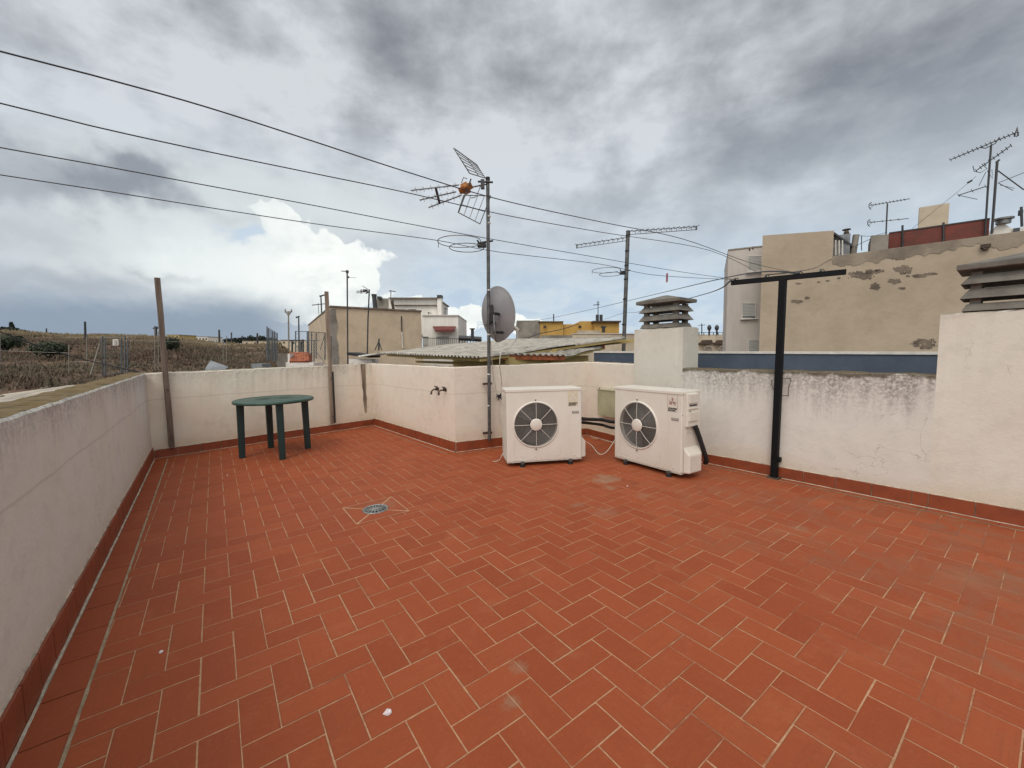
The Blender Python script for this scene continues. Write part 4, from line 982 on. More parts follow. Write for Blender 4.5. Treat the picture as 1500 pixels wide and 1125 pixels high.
mb = MB(); a = P2 + rn * .19; mb.prism([((P1 + rn * .42 - rd * 1.5).x, (P1 + rn * .42 - rd * 1.5).y), ((K1 + rn * .42 + rd * 4).x, (K1 + rn * .42 + rd * 4).y), (bb.x, bb.y), (b0.x, b0.y)], .55, .6)
tag(mb.build('rooftop', M['greyrender']), kind='structure')

# big beige party-wall building
g1 = V(9.46, 15.26, 0); g2 = V(11.1, 14.0, 0)
g1 = at(1117, 400, 15.26); g2 = at(1220, 400, 14.0); g3 = at(1500, 400, 11.4)
gd = (g3 - g2); gd.z = 0; gd.normalize(); g1.z = g2.z = 0; g1 = g2 - gd * 2.05
gn = V(-gd.y, gd.x, 0); gn = gn if gn.y > 0 else -gn
def big(p, s=0): return p
zA = on(1117, 345, g2, g2 + gd).z; zB_ = on(1219, 338, g2, g2 + gd).z
zP1 = on(1222, 375, g2, g2 + gd).z; zP2 = on(1500, 338, g2, g2 + gd).z
g1 = on(1115.5, 400, g2, g2 + gd); g1.z = 0; gm = on(1220, 370, g2, g2 + gd); gm.z = 0; ge = on(1500, 370, g2, g2 + gd); ge.z = 0
slp = (zP2 - zP1) / (ge - gm).length; gE = gm + gd * 14; zE = zP1 + slp * 14
t = empty('apartment_building', V(gm.x, gm.y, -4), 0, 'tall beige party wall building with peeling grey patches, at the right', 'building')
mb = MB(); 
pts = [(g1, zA), (gm, zB_), (gm, zP1), (gE, zE)]
face = [V(g1.x, g1.y, -4), V(gE.x, gE.y, -4), V(gE.x, gE.y, zE), V(gm.x, gm.y, zP1), V(gm.x, gm.y, zB_), V(g1.x, g1.y, zA)]
th = gn * .35; thb = gn * 2.8
mb.hexa([V(gm.x, gm.y, -4), V(gE.x, gE.y, -4), V(gE.x, gE.y, zE), V(gm.x, gm.y, zP1)], [v + th for v in [V(gm.x, gm.y, -4), V(gE.x, gE.y, -4), V(gE.x, gE.y, zE), V(gm.x, gm.y, zP1)]])
mb.hexa([V(g1.x, g1.y, -4), V(gm.x, gm.y, -4), V(gm.x, gm.y, zB_), V(g1.x, g1.y, zA)], [v + thb for v in [V(g1.x, g1.y, -4), V(gm.x, gm.y, -4), V(gm.x, gm.y, zB_), V(g1.x, g1.y, zA)]])
bld = mb.build('party_wall', M['beige'], t)
mb = MB(); k = 260; vs = []
for i in range(k + 1):                                   # weathered grey band along the parapet top
    p = gm + gd * (i / k * 14); z = zP1 + slp * i / k * 14; lo = .30 + .22 * noise.noise(p * 1.1) + .12 * noise.noise(p * 5) + .06 * noise.noise(p * 19); vs += [V(p.x, p.y, z - .005) - gn * .012, V(p.x, p.y, z - lo) - gn * .012]
mb.add(vs, [(2 * i, 2 * i + 1, 2 * i + 3, 2 * i + 2) for i in range(k)])
mb.build('grey_top_band', M['band'], t)
def patch(cx, cy, w, h, seed):          # ragged area where the render has fallen off
    mb = MB(); c_ = .7; nx_, ny_ = int(w * .75 / c_) + 3, int(h * .9 / c_) + 3; keep = {}
    for i in range(-nx_, nx_ + 1):
        for j in range(-ny_, ny_ + 1):
            x, y = i * c_, j * c_; e_ = (x / (w * .5)) ** 2 + (y / (h * .5)) ** 2
            f_ = 1 - e_ + 1.1 * noise.noise(V(x * .16, y * .22, seed * 3.7)) + .8 * noise.noise(V(x * .5, y * .6, seed * 1.3 + 50))
            if f_ > .12: keep[(i, j)] = 1
    idx = {}; vs = []
    def vid(i, j):
        if (i, j) not in idx:
            idx[(i, j)] = len(vs); jx, jy = .22 * math.sin(i * 12.9 + j * 78.2 + seed), .22 * math.sin(i * 39.3 + j * 11.1 + seed)
            vs.append(on(cx + (i - .5 + jx) * c_, cy + (j - .5 + jy) * c_, g2 - gn * .006, g2 + gd - gn * .006))
        return idx[(i, j)]
    fs = [(vid(i, j), vid(i + 1, j), vid(i + 1, j + 1), vid(i, j + 1)) for (i, j) in keep]
    mb.add(vs, fs); o = mb.build('bare_patch', M['patch'], t); sm = o.modifiers.new('thickness', 'SOLIDIFY'); sm.thickness = .01; sm.offset = 0; return o
for q in ((1262, 403, 42, 12, 1), (1278, 398, 20, 8, 2), (1287, 396, 14, 6, 3), (1324, 395, 25, 11, 4), (1310, 412, 22, 7, 5), (1345, 404, 28, 5, 6), (1364, 401, 20, 3, 7), (1282, 420, 13, 13, 8), (1322, 422, 9, 3, 9), (1167, 442, 17, 5, 10), (1183, 436, 8, 4, 11), (1262, 378, 16, 7, 12), (1278, 379, 9, 4, 13), (1318, 379, 14, 3, 14), (1353, 500, 34, 8, 15), (1358, 507, 24, 8, 16), (1170, 415, 8, 2, 17), (1200, 413, 5, 2, 18), (1212, 411, 6, 2, 19), (1228, 407, 5, 3, 20), (1341, 505, 12, 6, 21), (1284, 372, 5, 3, 22)):
    patch(*q)
# boxes on the parapet
mb = MB(); c = on(1443, 361, g2, g2 + gd) - gn * .06; mb.box(c, (.18, .12, .10), math.atan2(gd.y, gd.x)); mb.box(c + V(0, 0, -.08), (.1, .1, .06), math.atan2(gd.y, gd.x)); mb.build('small_outlet', M['rust'], t)
# lean-to beside the left block
def behind(x, y, s_): return on(x, y, g2 + gn * s_, g2 + gd + gn * s_)
mb = MB(); a = behind(1221, 339, .3); b = behind(1249, 358, .5); w_ = gn * 2.2
mb.hexa([a, b, b + V(0, 0, -.07), a + V(0, 0, -.07)], [v + w_ for v in [a, b, b + V(0, 0, -.07), a + V(0, 0, -.07)]]); mb.build('lean_to_roof', M['dalu'], t)
mb = MB(); a = behind(1221, 345, .45); b = behind(1243, 372, .45); mb.box((a + b) / 2 + gn * .5, ((a - b).length * .6, .9, abs(a.z - b.z)), math.atan2(gd.y, gd.x)); mb.build('lean_to_wall', M['sheet'], t)
for x in (1224, 1229, 1234): 
    mb = MB(); mb.tube([behind(x, 352, .35), behind(x, 374, .35)], .02, 4); mb.build('lean_to_post', M['whitecap'], t)
def stack(x, yb, yt, Yo, r_, mat, label, capm=None, lean=0):
    b = behind(x, yb, Yo); a = behind(x + lean, yt, Yo); t = empty('flue_pipe', b, 0, label, 'flue')
    mb = MB(); mb.tube([b - V(0, 0, .5), a], r_, 10); mb.build('pipe', mat, t)
    if capm: mb = MB(); mb.tube([a + V(0, 0, .02), a + V(0, 0, .05)], r_ * 2, 10); mb.tube([a - V(0, 0, .1), a - V(0, 0, .05)], r_ * 1.3, 10); mb.build('cap', capm, t)
stack(1236, 372, 338, .6, .06, M['greyrender'], 'pale flue pipe with rusty cap rising beside the lean-to on the roof', M['rust'], 4)
stack(1248, 369, 344, .7, .09, M['greyrender'], 'short leaning white flue pipe right of the rusty capped one', None, 6)
# rooftop concrete hut, red brick parapet, white panel, white rooftop
def rbox(x0, y0, x1, y1, yb, s_, depth, name, mat, label, cat, parent=None):
    a = behind(x0, y0, s_); b = behind(x1, y1, s_); c = behind(x1, yb, s_); zb = c.z - .6
    a0, b0_ = V(a.x, a.y, zb), V(b.x, b.y, zb); w_ = gn * depth; mb = MB()
    mb.hexa([a0, b0_, b, a], [v + w_ for v in [a0, b0_, b, a]]); o = mb.build(name, mat, parent)
    if label: tag(o, label, cat)
    return o, a, b
rbox(1276, 345, 1302, 343, 370, .8, 1.5, 'rooftop_hut', M['greyrender'], 'small grey concrete hut on the roof left of the red wall', 'hut')
t = empty('brick_wall', behind(1303, 366, 1.2), 0, 'dull red brick parapet on the roof of the beige building', 'wall')
o, ra, rb_ = rbox(1302.5, 342, 1450, 321, 350, 1.2, .2, 'brick_face', M['brick'], None, None, t)
mb = MB(); mb.hexa([ra - gn * .02, rb_ - gn * .02, rb_ - gn * .02 + V(0, 0, .035), ra - gn * .02 + V(0, 0, .035)], [v + gn * .26 for v in [ra, rb_, rb_ + V(0, 0, .035), ra + V(0, 0, .035)]]); mb.build('coping', M['dalu'], t)
for x in (1322, 1382):
    mb = MB(); mb.tube([behind(x, 330 if x < 1350 else 326, 1.17), behind(x, 362, 1.17)], .03, 6); mb.build('pipe', M['dalu'], t)
rbox(1347, 304, 1391, 297, 335, 3.0, .15, 'stair_tower', M['cream'], 'pale upright rectangular block standing behind the red brick parapet', 'tower')
t = empty('rooftop_house', behind(1475, 345, 1.5), 0, 'white rooftop room with a round metal vent at the far right', 'building')
rbox(1474, 335, 1530, 331, 350, 2.0, 2.5, 'wall', M['white'], None, None, t)
a = behind(1455, 343, 1.6); mb = MB(); mb.hexa([behind(1453, 344, 1.5), behind(1480, 341, 1.5), behind(1480, 333, 1.5), behind(1470, 327, 1.5), behind(1462, 329, 1.5)], [v + gn * 1.0 for v in [behind(1453, 344, 1.5), behind(1480, 341, 1.5), behind(1480, 333, 1.5), behind(1470, 327, 1.5), behind(1462, 329, 1.5)]]); mb.build('gable', M['white'], t)
mb = MB(); c = behind(1470, 322, 1.5); mb.tube([c - V(0, 0, .12), c], .16, 12); mb.tube([c, c + V(0, 0, .05)], .22, 12); mb.build('roof_vent', M['alu'], t)
mb = MB(); c = behind(1489, 338, 1.97); mb.box(c, (.12, .06, .16), math.atan2(gd.y, gd.x)); mb.build('window', M['glass'], t)
# thin pole at far right and guy wires
mb = MB(); mb.tube([behind(1497, 332, 1.4), behind(1496, 303, 1.4)], .03, 6); mb.box(behind(1495, 312, 1.4), (.1, .05, .16)); tag(mb.build('rooftop_pole', M['dalu']), 'short dark pole with a box at the extreme right edge of the photo', 'pole')
# rooftop antennas on the right
def rtube(mb, pts, s_, r_, n=5): mb.tube([behind(x, y, s_) for x, y in pts], r_, n)
t = empty('rooftop_aerial', behind(1297, 362, 1.0), 0, 'small double television aerial on the roof left of the red wall', 'aerial')
mb = MB(); rtube(mb, [(1297, 362), (1300, 298)], 1.0, .022); mb.build('pole', M['dalu'], t)
for (p_, q_, n_e) in (((1274, 301), (1333, 291), 9), ((1272, 326), (1331, 320), 4)):
    mb = MB(); x, y = p_; rtube(mb, [p_, q_], 1.0, .012); rtube(mb, [(x + 3, y - 5), (x - 1, y - 2), (x - 1, y + 3), (x + 2, y + 6)], 1.0, .012); rtube(mb, [(x, y - 3), (x + 6, y), (x, y + 4)], 1.0, .010)
    for i in range(n_e): f = .15 + .8 * i / n_e; xx = p_[0] + (q_[0] - p_[0]) * f; yy = p_[1] + (q_[1] - p_[1]) * f; rtube(mb, [(xx - .8, yy - 1.5), (xx + .8, yy + 1.5)], 1.0, .008, 4)
    mb.build('cross_arm', M['dalu'], t)
t = empty('rooftop_aerial', behind(1446, 338, 1.1), 0, 'tall rooftop aerial with three slanted combs above the red wall', 'aerial')
mb = MB(); rtube(mb, [(1443, 345), (1447, 280), (1452, 212)], 1.1, .026); mb.build('pole', M['dalu'], t)
for (a, b, ne, nm) in (((1392, 234), (1491, 193), 16, 'comb'), ((1430, 250), (1481, 213), 9, 'comb'), ((1404, 286), (1444, 273), 3, 'comb')):
    mb = MB(); rtube(mb, [a, b], 1.1, .015)
    for i in range(ne):
        x = a[0] + (b[0] - a[0]) * i / (ne - 1); y = a[1] + (b[1] - a[1]) * i / (ne - 1); rtube(mb, [(x - 1.6, y - 2.2), (x + 1.6, y + 2.2)], 1.1, .009, 4)
    mb.build(nm, M['dalu'], t)
for (pp, rr_) in (([(1486, 200), (1490, 186), (1491, 199), (1488, 200)], .022), ([(1436, 216), (1444, 217), (1458, 210), (1464, 201)], .014), ([(1425, 243), (1427, 251), (1436, 253), (1446, 247), (1438, 240)], .010), ([(1404, 286), (1432, 292)], .009), ([(1444, 252), (1434, 272)], .008), ([(1446, 250), (1454, 262), (1453, 248)], .008)):
    mb = MB(); rtube(mb, pp, 1.1, rr_); mb.build('stay', M['dalu'], t)
mb = MB(); rtube(mb, [(1453, 342), (1461, 236)], 1.0, .032); rtube(mb, [(1462, 250), (1500, 278)], 1.0, .016); rtube(mb, [(1462, 268), (1502, 252)], 1.0, .009); rtube(mb, [(1462, 268), (1484, 279)], 1.0, .009)
rtube(mb, [(1465, 271), (1486, 276)], 1.0, .007); rtube(mb, [(1459, 238), (1464, 234)], 1.0, .03)
tag(mb.build('rooftop_pole', M['dalu']), 'dark braced steel pole right of the tallest rooftop aerial', 'pole')
mb = MB(); rtube(mb, [(1336, 335), (1398, 285), (1430, 258)], 1.2, .007, 4); rtube(mb, [(1417, 268), (1424, 264)], 1.2, .03, 5)
tag(mb.build('guy_wire', M['dalu']), 'slanting guy wire from the tallest aerial down behind the pale panel', 'wire')
mb = MB(); mb.tube(smooth_path([behind(1232, 371, -.05), behind(1217, 380, -.05), at(1195, 392, 12), at(1166, 398, 6), hooks[1] + V(0, 0, .02)], 6), .009, 4)
tag(mb.build('roof_cable', M['cable']), 'thin cable from the beige parapet down to the black pole head', 'cable')
mb = MB(); mb.tube(smooth_path([behind(1250, 362, .5), behind(1280, 349, .9), behind(1330, 343, .9), behind(1345, 338, .9)], 6), .010, 4); mb.tube(smooth_path([behind(1250, 344, .6), behind(1275, 346, .8), behind(1300, 340, .9)], 6), .008, 4)
for (x, y) in ((1262, 345), (1323, 333)): mb.tube([behind(x, y, .8), behind(x, y + 22, .8)], .012, 4)
tag(mb.build('roof_cable', M['cable']), 'loose cables and short stakes along the roof edge by the grey hut', 'cable')

# off-white apartment block with shutters
h1 = at(1066, 400, 17.2); h2 = at(1122, 400, 16.6); h1.z = h2.z = 0; hd = (h2 - h1).normalized(); hn = V(-hd.y, hd.x, 0)
zt1 = on(1068, 367, h1, h2).z
t = empty('apartment_building', V(h1.x, h1.y, -4), 0, 'off white apartment block with roller shutter windows behind the beige wall', 'building')
mb = MB(); a = V(h1.x, h1.y, -4); b = V(h2.x, h2.y, -4); q = [a, b, b + hn * 5, a + hn * 5]; mb.hexa(q, [V(v.x, v.y, zt1) for v in q]); mb.build('wall', M['apt'], t)
mb = MB(); q = [V(v.x, v.y, zt1) for v in q]; c = sum(q, V(0, 0, 0)) / 4; q = [c + (v - c) * 1.01 for v in q]; mb.hexa(q, [v + V(0, 0, .05) for v in q]); mb.build('coping', M['greyrender'], t)
for (x0, y0, x1, y1, gl) in ((1087, 444, 1107, 466, 1), (1095.5, 375, 1116, 397, 0), (1096.5, 498, 1116, 521, 0)):
    P_ = [on(x, y, h1 - hn * .03, h2 - hn * .03) for (x, y) in ((x0, y1), (x1, y1), (x1, y0), (x0, y0))]
    w0 = MB(); w0.hexa(P_, [p + hn * .05 for p in P_]); w = w0.build('window', M['shutter'], t)
    fr_ = MB(); fr_.tube(P_ + [P_[0]], .022, 4); fr_.box((P_[0] + P_[1]) / 2 - hn * .04 - V(0, 0, .03), ((P_[1] - P_[0]).length + .12, .12, .05), math.atan2(hd.y, hd.x)); fr_.build('frame', M['whitecap'], w)
    sl = MB()
    for i in range(10): p = lerp(P_[0], P_[3], (i + .6) / 10.6); r_ = lerp(P_[1], P_[2], (i + .6) / 10.6); sl.box((p + r_) / 2 - hn * .004, ((r_ - p).length - .03, .006, .012), math.atan2(hd.y, hd.x))
    sl.build('slats', M['greyrender'], w)
    if gl:
        G = MB(); p = [lerp(P_[0], P_[3], .02), lerp(P_[1], P_[2], .02), lerp(P_[1], P_[2], .11), lerp(P_[0], P_[3], .11)]; G.hexa([v - hn * .012 for v in p], p); G.build('pane', M['glass'], w)
mb = MB(); 
for (x, y) in ((1098, 366), (1103, 364)): mb.tube([on(x, y + 1, h1, h2), on(x, y - 3, h1, h2)], .03, 5)
mb.build('roof_vent', M['rust'], t)

# far building with arches between cowl and apartment
t = empty('distant_building', at(1042, 520, 38), 0, 'distant pale building with arches and dark canopies right of the near cowl', 'building')
def fbox(x0, y0, x1, y1, Y, depth, name, mat, parent, extra=0):
    a, b, c, d = at(x0, y1, Y), at(x1, y1, Y), at(x1, y0, Y), at(x0, y0, Y); a.z -= extra; b.z -= extra
    mb = MB(); w_ = V(0, depth, 0); mb.hexa([a, b, c, d], [v + w_ for v in (a, b, c, d)]); return mb.build(name, mat, parent)
fbox(1005, 490, 1075, 520, 38, 6, 'wall', M['cream'], t, 4)
fbox(1005, 502, 1075, 503.2, 37.8, .15, 'string_course', M['rust'], t)
for x in (1036, 1058):
    P_ = [at(x - 9, 504, 37.5), at(x - 4, 498, 37.5), at(x + 7, 498, 37.5), at(x + 9, 504, 37.5)]; mb = MB(); mb.hexa(P_, [p + V(0, .5, 0) for p in P_]); mb.build('canopy', M['rust'], t)
    cc = at(x + 1, 513, 37.6); r_ = .36; mb = MB(); mb.tube([cc + V(math.cos(R(a)) * r_, 0, math.sin(R(a)) * r_) for a in range(-30, 215, 15)], .07, 6); mb.build('arch', M['greyrender'], t)
mb = MB(); mb.tube([at(1008, 487, 38), at(1066, 487, 38)], .03, 4)
for x in range(1010, 1066, 7): mb.tube([at(x, 487, 38), at(x, 491, 38)], .04, 4)
mb.build('railing', M['dalu'], t)
mb = MB(); mb.tube([at(1028, 490, 37.9), at(1028, 474, 37.9)], .05, 4); mb.tube([at(1023, 477, 37.9), at(1033, 476, 37.9)], .03, 4); tag(mb.build('rooftop_aerial', M['dalu']), 'tiny aerial on the distant arched building', 'aerial')
for x, lb in ((1039, 'left'), (1050, 'right')):
    mb = MB(); mb.tube([at(x, 490, 37.9), at(x, 484, 37.9)], .09, 6); c = at(x, 481, 37.9); mb.lathe([(0.01, -.25), (.17, -.1), (.2, .1), (.1, .3), (.01, .32)], 8, Matrix.Translation(c)); tag(mb.build('roof_ventilator', M['dalu']), 'dark bulbous roof ventilator on the distant arched building, the %s one' % lb, 'ventilator')

# ------------------------------------------------------------------ yellow buildings and cream wall in the middle
t = empty('yellow_building', at(840, 497, 33), 0, 'ochre yellow flat roofed building behind the corrugated shed roof', 'building')
fbox(757, 469.5, 791, 500, 33, 6, 'side_wall', M['greyrender'], t, 4)
fbox(791.2, 471, 825, 500, 32.8, 6, 'wall', M['yellow'], t, 4)
fbox(825.2, 475, 850, 500, 33.1, 6, 'wall', M['yellow'], t, 4)
fbox(850.2, 470.5, 872, 500, 32.9, 4, 'wall', M['yellow'], t, 4)
fbox(871, 472, 907, 500, 32.3, 4.6, 'wall', M['yellow'], t, 4)
fbox(869, 469.8, 910, 472, 32.0, 5.2, 'roof_edge', M['rust'], t)
fbox(789, 470.3, 826, 471.2, 32.6, 6.4, 'roof_edge', M['greyrender'], t)
fbox(846, 484, 880, 500, 31.2, .3, 'terrace_wall', M['cream'], t, 4)
for x in (875, 880.5):
    mb = MB(); mb.tube([at(x, 471, 33), at(x, 461, 33)], .13, 10); mb.build('chimney', M['dalu'], t)
mb = MB(); mb.tube([at(884, 487, 31), at(884, 480, 31)], .12, 8); mb.box(at(884, 479, 31), (.35, .3, .12)); mb.build('vent', M['dalu'], t)
for x in (798, 849.5):
    mb = MB(); mb.tube([at(x, 481, 32.5), at(x, 477, 32.5)], .12, 6); mb.build('lamp', M['rust'], t)
mb = MB(); mb.tube([at(876, 462, 33), at(876, 441, 33)], .04, 4); mb.tube([at(869, 447, 33), at(878, 446, 33)], .04, 4); mb.tube([at(874, 444, 33), at(878, 443, 33)], .03, 4); tag(mb.build('rooftop_aerial', M['dalu']), 'small aerial over the two dark chimneys of the yellow building', 'aerial')
mb = MB(); mb.tube([at(811, 471, 33), at(811, 460, 33)], .06, 4); tag(mb.build('rooftop_pole', M['dalu']), 'short thin pole on the left part of the yellow building', 'pole')
t = empty('rooftop_wall', at(870, 500, 22), 0, 'long cream rooftop wall between the yellow building and the shed roof', 'wall')
fbox(793, 491, 838, 520, 22.2, .3, 'grey_stretch', M['greyrender'], t, 2); fbox(838.3, 489, 932, 520, 22, .3, 'cream_stretch', M['cream'], t, 2)
fbox(838.3, 488.3, 932, 489.1, 21.95, .4, 'coping', M['whitecap'], t)
cable('roof_cable', [at(760, 500, 22), at(790, 489, 26), at(820, 483, 29), at(847, 475, 32.5)], .03, M['cable'], 'black cable drooping across the yellow building', 'cable', sides=4)
cable('roof_cable', [at(700, 476, 30), at(780, 470, 30), at(840, 459, 26), at(935, 437, 18), at(1040, 412, 10), at(1110, 399, 6.0), hooks[2]], .012, M['cable'], 'upper of two thin cables passing behind the near cowl', 'cable', sides=4)
cable('roof_cable', [at(885, 468, 32), at(912, 459, 24), at(935, 457, 18), at(1010, 437, 11), at(1050, 425, 7.5), e1 + V(0, 0, .03)], .010, M['cable'], 'lower of two thin cables passing behind the near cowl', 'cable', sides=4)

# ------------------------------------------------------------------ beige house and white house, left centre
def upbox(c0, c1, c2, z0, z1, name, mat, parent):      # corner c0 (near), c1 right, c2 left ; box on the ground
    c3 = c1 + c2 - c0; q = [V(p.x, p.y, z0) for p in (c0, c1, c3, c2)]; mb = MB(); mb.hexa(q, [V(p.x, p.y, z1) for p in (c0, c1, c3, c2)]); return mb.build(name, mat, parent)
c0 = at(487.5, 520, 18); c0.z = 0; zt_ = at(487.5, 450, 18).z; 
cR = on(618, 500, c0, c0 + ud); cL = on(453, 500, c0, c0 + V(-.51, .86, 0))
t = empty('beige_house', V(c0.x, c0.y, -4), 0, 'blank sandy beige house with a grey corner behind the back wall', 'building')
upbox(c0, V(cR.x, cR.y, 0), V(cL.x, cL.y, 0), -4, zt_, 'wall', M['beige2'], t)
cc = (V(cR.x, cR.y, 0) + V(cL.x, cL.y, 0)) / 2; ex = 1.012
q = [c0, V(cR.x, cR.y, 0), V(cR.x, cR.y, 0) + V(cL.x, cL.y, 0) - c0, V(cL.x, cL.y, 0)]; q = [cc + (p - cc) * ex for p in q]
mb = MB(); mb.hexa([V(p.x, p.y, zt_) for p in q], [V(p.x, p.y, zt_ + .07) for p in q]); mb.build('roof_edge', M['patch'], t)
mb = MB(); vs = []; k = 26; sd = (V(cL.x, cL.y, 0) - c0).normalized(); nn2 = V(sd.y, -sd.x, 0); nn2 = -nn2 if nn2.y > 0 else nn2; nf = V(ud.y, -ud.x, 0)
for i in range(k + 1):
    z = zt_ - .08 - (zt_ + 1.5) * i / k; w = .25 + .10 * noise.noise(V(z * 2, 3, 1)); a_ = c0 + nf * .012 + nn2 * .012; vs += [V(a_.x, a_.y, z) + sd * (w + .9 + .3 * noise.noise(V(z, 9, 1))), V(a_.x, a_.y, z), V(a_.x, a_.y, z) + ud * w]
mb.add(vs, [(3 * i, 3 * i + 1, 3 * i + 4, 3 * i + 3) for i in range(k)] + [(3 * i + 1, 3 * i + 2, 3 * i + 5, 3 * i + 4) for i in range(k)]); mb.build('grey_corner_render', M['greyrender'], t)
mb = MB(); mb.tube([on(588, 463, c0 + nf * .05, c0 + nf * .05 + ud), on(588.5, 486, c0 + nf * .05, c0 + nf * .05 + ud)], .03, 5); mb.build('dark_pipe', M['dalu'], t)
mb = MB(); mb.tube([on(588.5, 486, c0 + nf * .05, c0 + nf * .05 + ud), on(590, 510, c0 + nf * .05, c0 + nf * .05 + ud)], .035, 5); mb.build('white_pipe', M['whitecap'], t)
mb = MB(); mb.tube([at(550, 455, 19.8), at(548, 433, 19.8)], .11, 10); mb.tube([at(548, 434, 19.8), at(548, 431, 19.8)], .13, 10); tag(mb.build('flue_pipe', M['dalu']), 'dark round flue pipe rising behind the beige house', 'flue')
mb = MB(); mb.tube([at(577, 456, 20.5), at(574, 440, 20.5)], .07, 8); tag(mb.build('flue_pipe', M['rust']), 'slim rusty flue pipe before the white upper storey', 'flue')
fo = fbox(598, 453, 608, 456.5, 20.5, .5, 'rooftop_box', M['rust'], None); tag(fo, 'small rusty box with a stub pipe on the beige house roof', 'box')
# white house behind
t = empty('white_house', at(620, 510, 27), 0, 'white flat roofed house with maroon awning right of the beige house', 'building')
a0h = at(569, 470, 29); a1h = at(645, 470, 31); 
fbox(552, 437, 569, 470, 30, 5, 'side_wall', M['greyrender'], t, 1); fbox(569.2, 436.5, 640, 470, 29.8, 5, 'upper_wall', M['white'], t, 1)
fbox(577, 446.3, 640, 447.2, 29.6, .2, 'ledge', M['patch'], t); fbox(569, 435.6, 641, 437, 29.5, 5.6, 'roof_edge', M['greyrender'], t)
fbox(640.3, 436, 646.5, 465, 29.6, .5, 'chimney', M['white'], t, 1); fbox(640, 432, 647, 436, 29.5, .6, 'chimney_top', M['dalu'], t); fbox(552, 434, 557, 437.5, 29.6, .5, 'chimney', M['dalu'], t)
fbox(618.5, 462, 671, 515, 27, 5, 'lower_wall', M['white'], t, 4)
fbox(618, 461.2, 671.5, 462.2, 26.9, 5.2, 'coping', M['whitecap'], t)
P_ = [at(634, 479, 26.9), at(668, 479, 26.9), at(666, 484, 26.3), at(637, 484, 26.3)]; mb = MB(); mb.hexa(P_, [p + V(0, 0, .05) for p in P_]); mb.build('awning', M['awning'], t)
mb = MB(); mb.hexa([P_[3], P_[2], P_[2] + V(0, 0, -.08), P_[3] + V(0, 0, -.08)], [v + V(0, .03, 0) for v in [P_[3], P_[2], P_[2] + V(0, 0, -.08), P_[3] + V(0, 0, -.08)]]); mb.build('awning_valance', M['awning'], t)
for (x0, x1) in ((619.5, 626.5), (639, 657)): 
    w = fbox(x0, 493.5, x1, 506, 26.95, .1, 'window', M['shutter'], t); fbox(x0 - .4, 493, x1 + .4, 493.7, 26.9, .1, 'lintel', M['greyrender'], w)
mb = MB(); mb.tube([at(617, 495, 26), at(672, 496.5, 26)], .025, 4)
for x in range(618, 673, 3): mb.tube([at(x, 495, 26), at(x, 508, 26)], .014, 4)
mb.build('railing', M['dalu'], t)
mb = MB(); mb.tube([at(672, 495, 26), at(705, 497, 26)], .16, 6)
for x in range(673, 706, 4): mb.tube([at(x, 494, 26), at(x, 503, 26)], .03, 4)
tag(mb.build('terrace_railing', M['dalu']), 'dark rolled screen railing right of the white house', 'railing')
mb = MB(); mb.tube([at(692, 500, 25), at(692, 482, 25)], .10, 8); mb.tube([at(692, 482.5, 25), at(692, 481, 25)], .18, 8); tag(mb.build('flue_pipe', M['dalu']), 'dark capped flue pipe left of the satellite dish', 'flue')
for (x, y0, y1, w, lb) in ((572.5, 436, 425, 7, 'tiny aerial on top of the white upper storey'), (652, 462, 451, 4, 'tiny aerial on the lower roof of the white house'), (628, 462, 457, 4, 'low tiny aerial beside the chimney of the white house')):
    mb = MB(); mb.tube([at(x, y0, 29), at(x, y1, 29)], .03, 4); mb.tube([at(x - w * .4, y1 + 1, 29), at(x + w, y1 + 2, 29)], .035, 4); tag(mb.build('rooftop_aerial', M['dalu']), lb, 'aerial')
# mid aerials
t = empty('aerial_pole', at(508.5, 530, 12), 0, 'very tall thin aerial pole in front of the beige house', 'aerial')
mb = MB(); mb.tube([at(508.5, 530, 12) - V(0, 0, .5), at(508.5, 396, 12)], .022, 6); mb.build('pole', M['dalu'], t)
mb = MB(); mb.tube([at(500, 397, 12), at(511, 398, 12)], .014, 4); mb.tube([at(508, 406, 12), at(522, 407, 12)], .006, 4); mb.box(at(508.6, 398, 12), (.06, .06, .08)); mb.box(at(510, 406, 12), (.05, .05, .05)); mb.build('head', M['dalu'], t)
t = empty('aerial_pole', at(538, 522, 12.5), 0, 'leaning aerial with small comb head right of the very tall pole', 'aerial')
mb = MB(); mb.tube([at(538, 522, 12.5), at(539, 470, 12.5), at(541, 424, 12.5)], .022, 6); mb.build('pole', M['dalu'], t)
mb = MB(); mb.tube([at(522, 428, 12.5), at(541, 426, 12.5)], .012, 4); mb.tube([at(529, 424, 12.4), at(529, 430, 12.4)], .02, 4); mb.box(at(535, 426, 12.4), (.12, .08, .08)); mb.tube([at(531, 419, 12.2), at(541, 425, 12.6)], .008, 4); mb.tube([at(536, 430, 12.4), at(541, 427, 12.5)], .02, 4)
for x in (523, 525, 527, 531, 533): mb.tube([at(x, 425, 12.4), at(x, 430, 12.4)], .006, 4)
mb.build('head', M['dalu'], t)
t = empty('aerial_pole', at(472, 460, 24), 0, 'double-armed aerial on the roof left of the pale wooden post', 'aerial')
mb = MB(); mb.tube([at(471.5, 465, 24), at(470, 433, 24)], .04, 4); mb.build('pole', M['dalu'], t)
mb = MB(); mb.tube([at(457, 447, 24), at(476, 445, 24)], .03, 4); mb.tube([at(468, 434, 24), at(476, 432, 24)], .05, 4); mb.tube([at(466, 444, 24), at(467, 460, 24)], .015, 4); mb.build('cross_arm', M['dalu'], t)
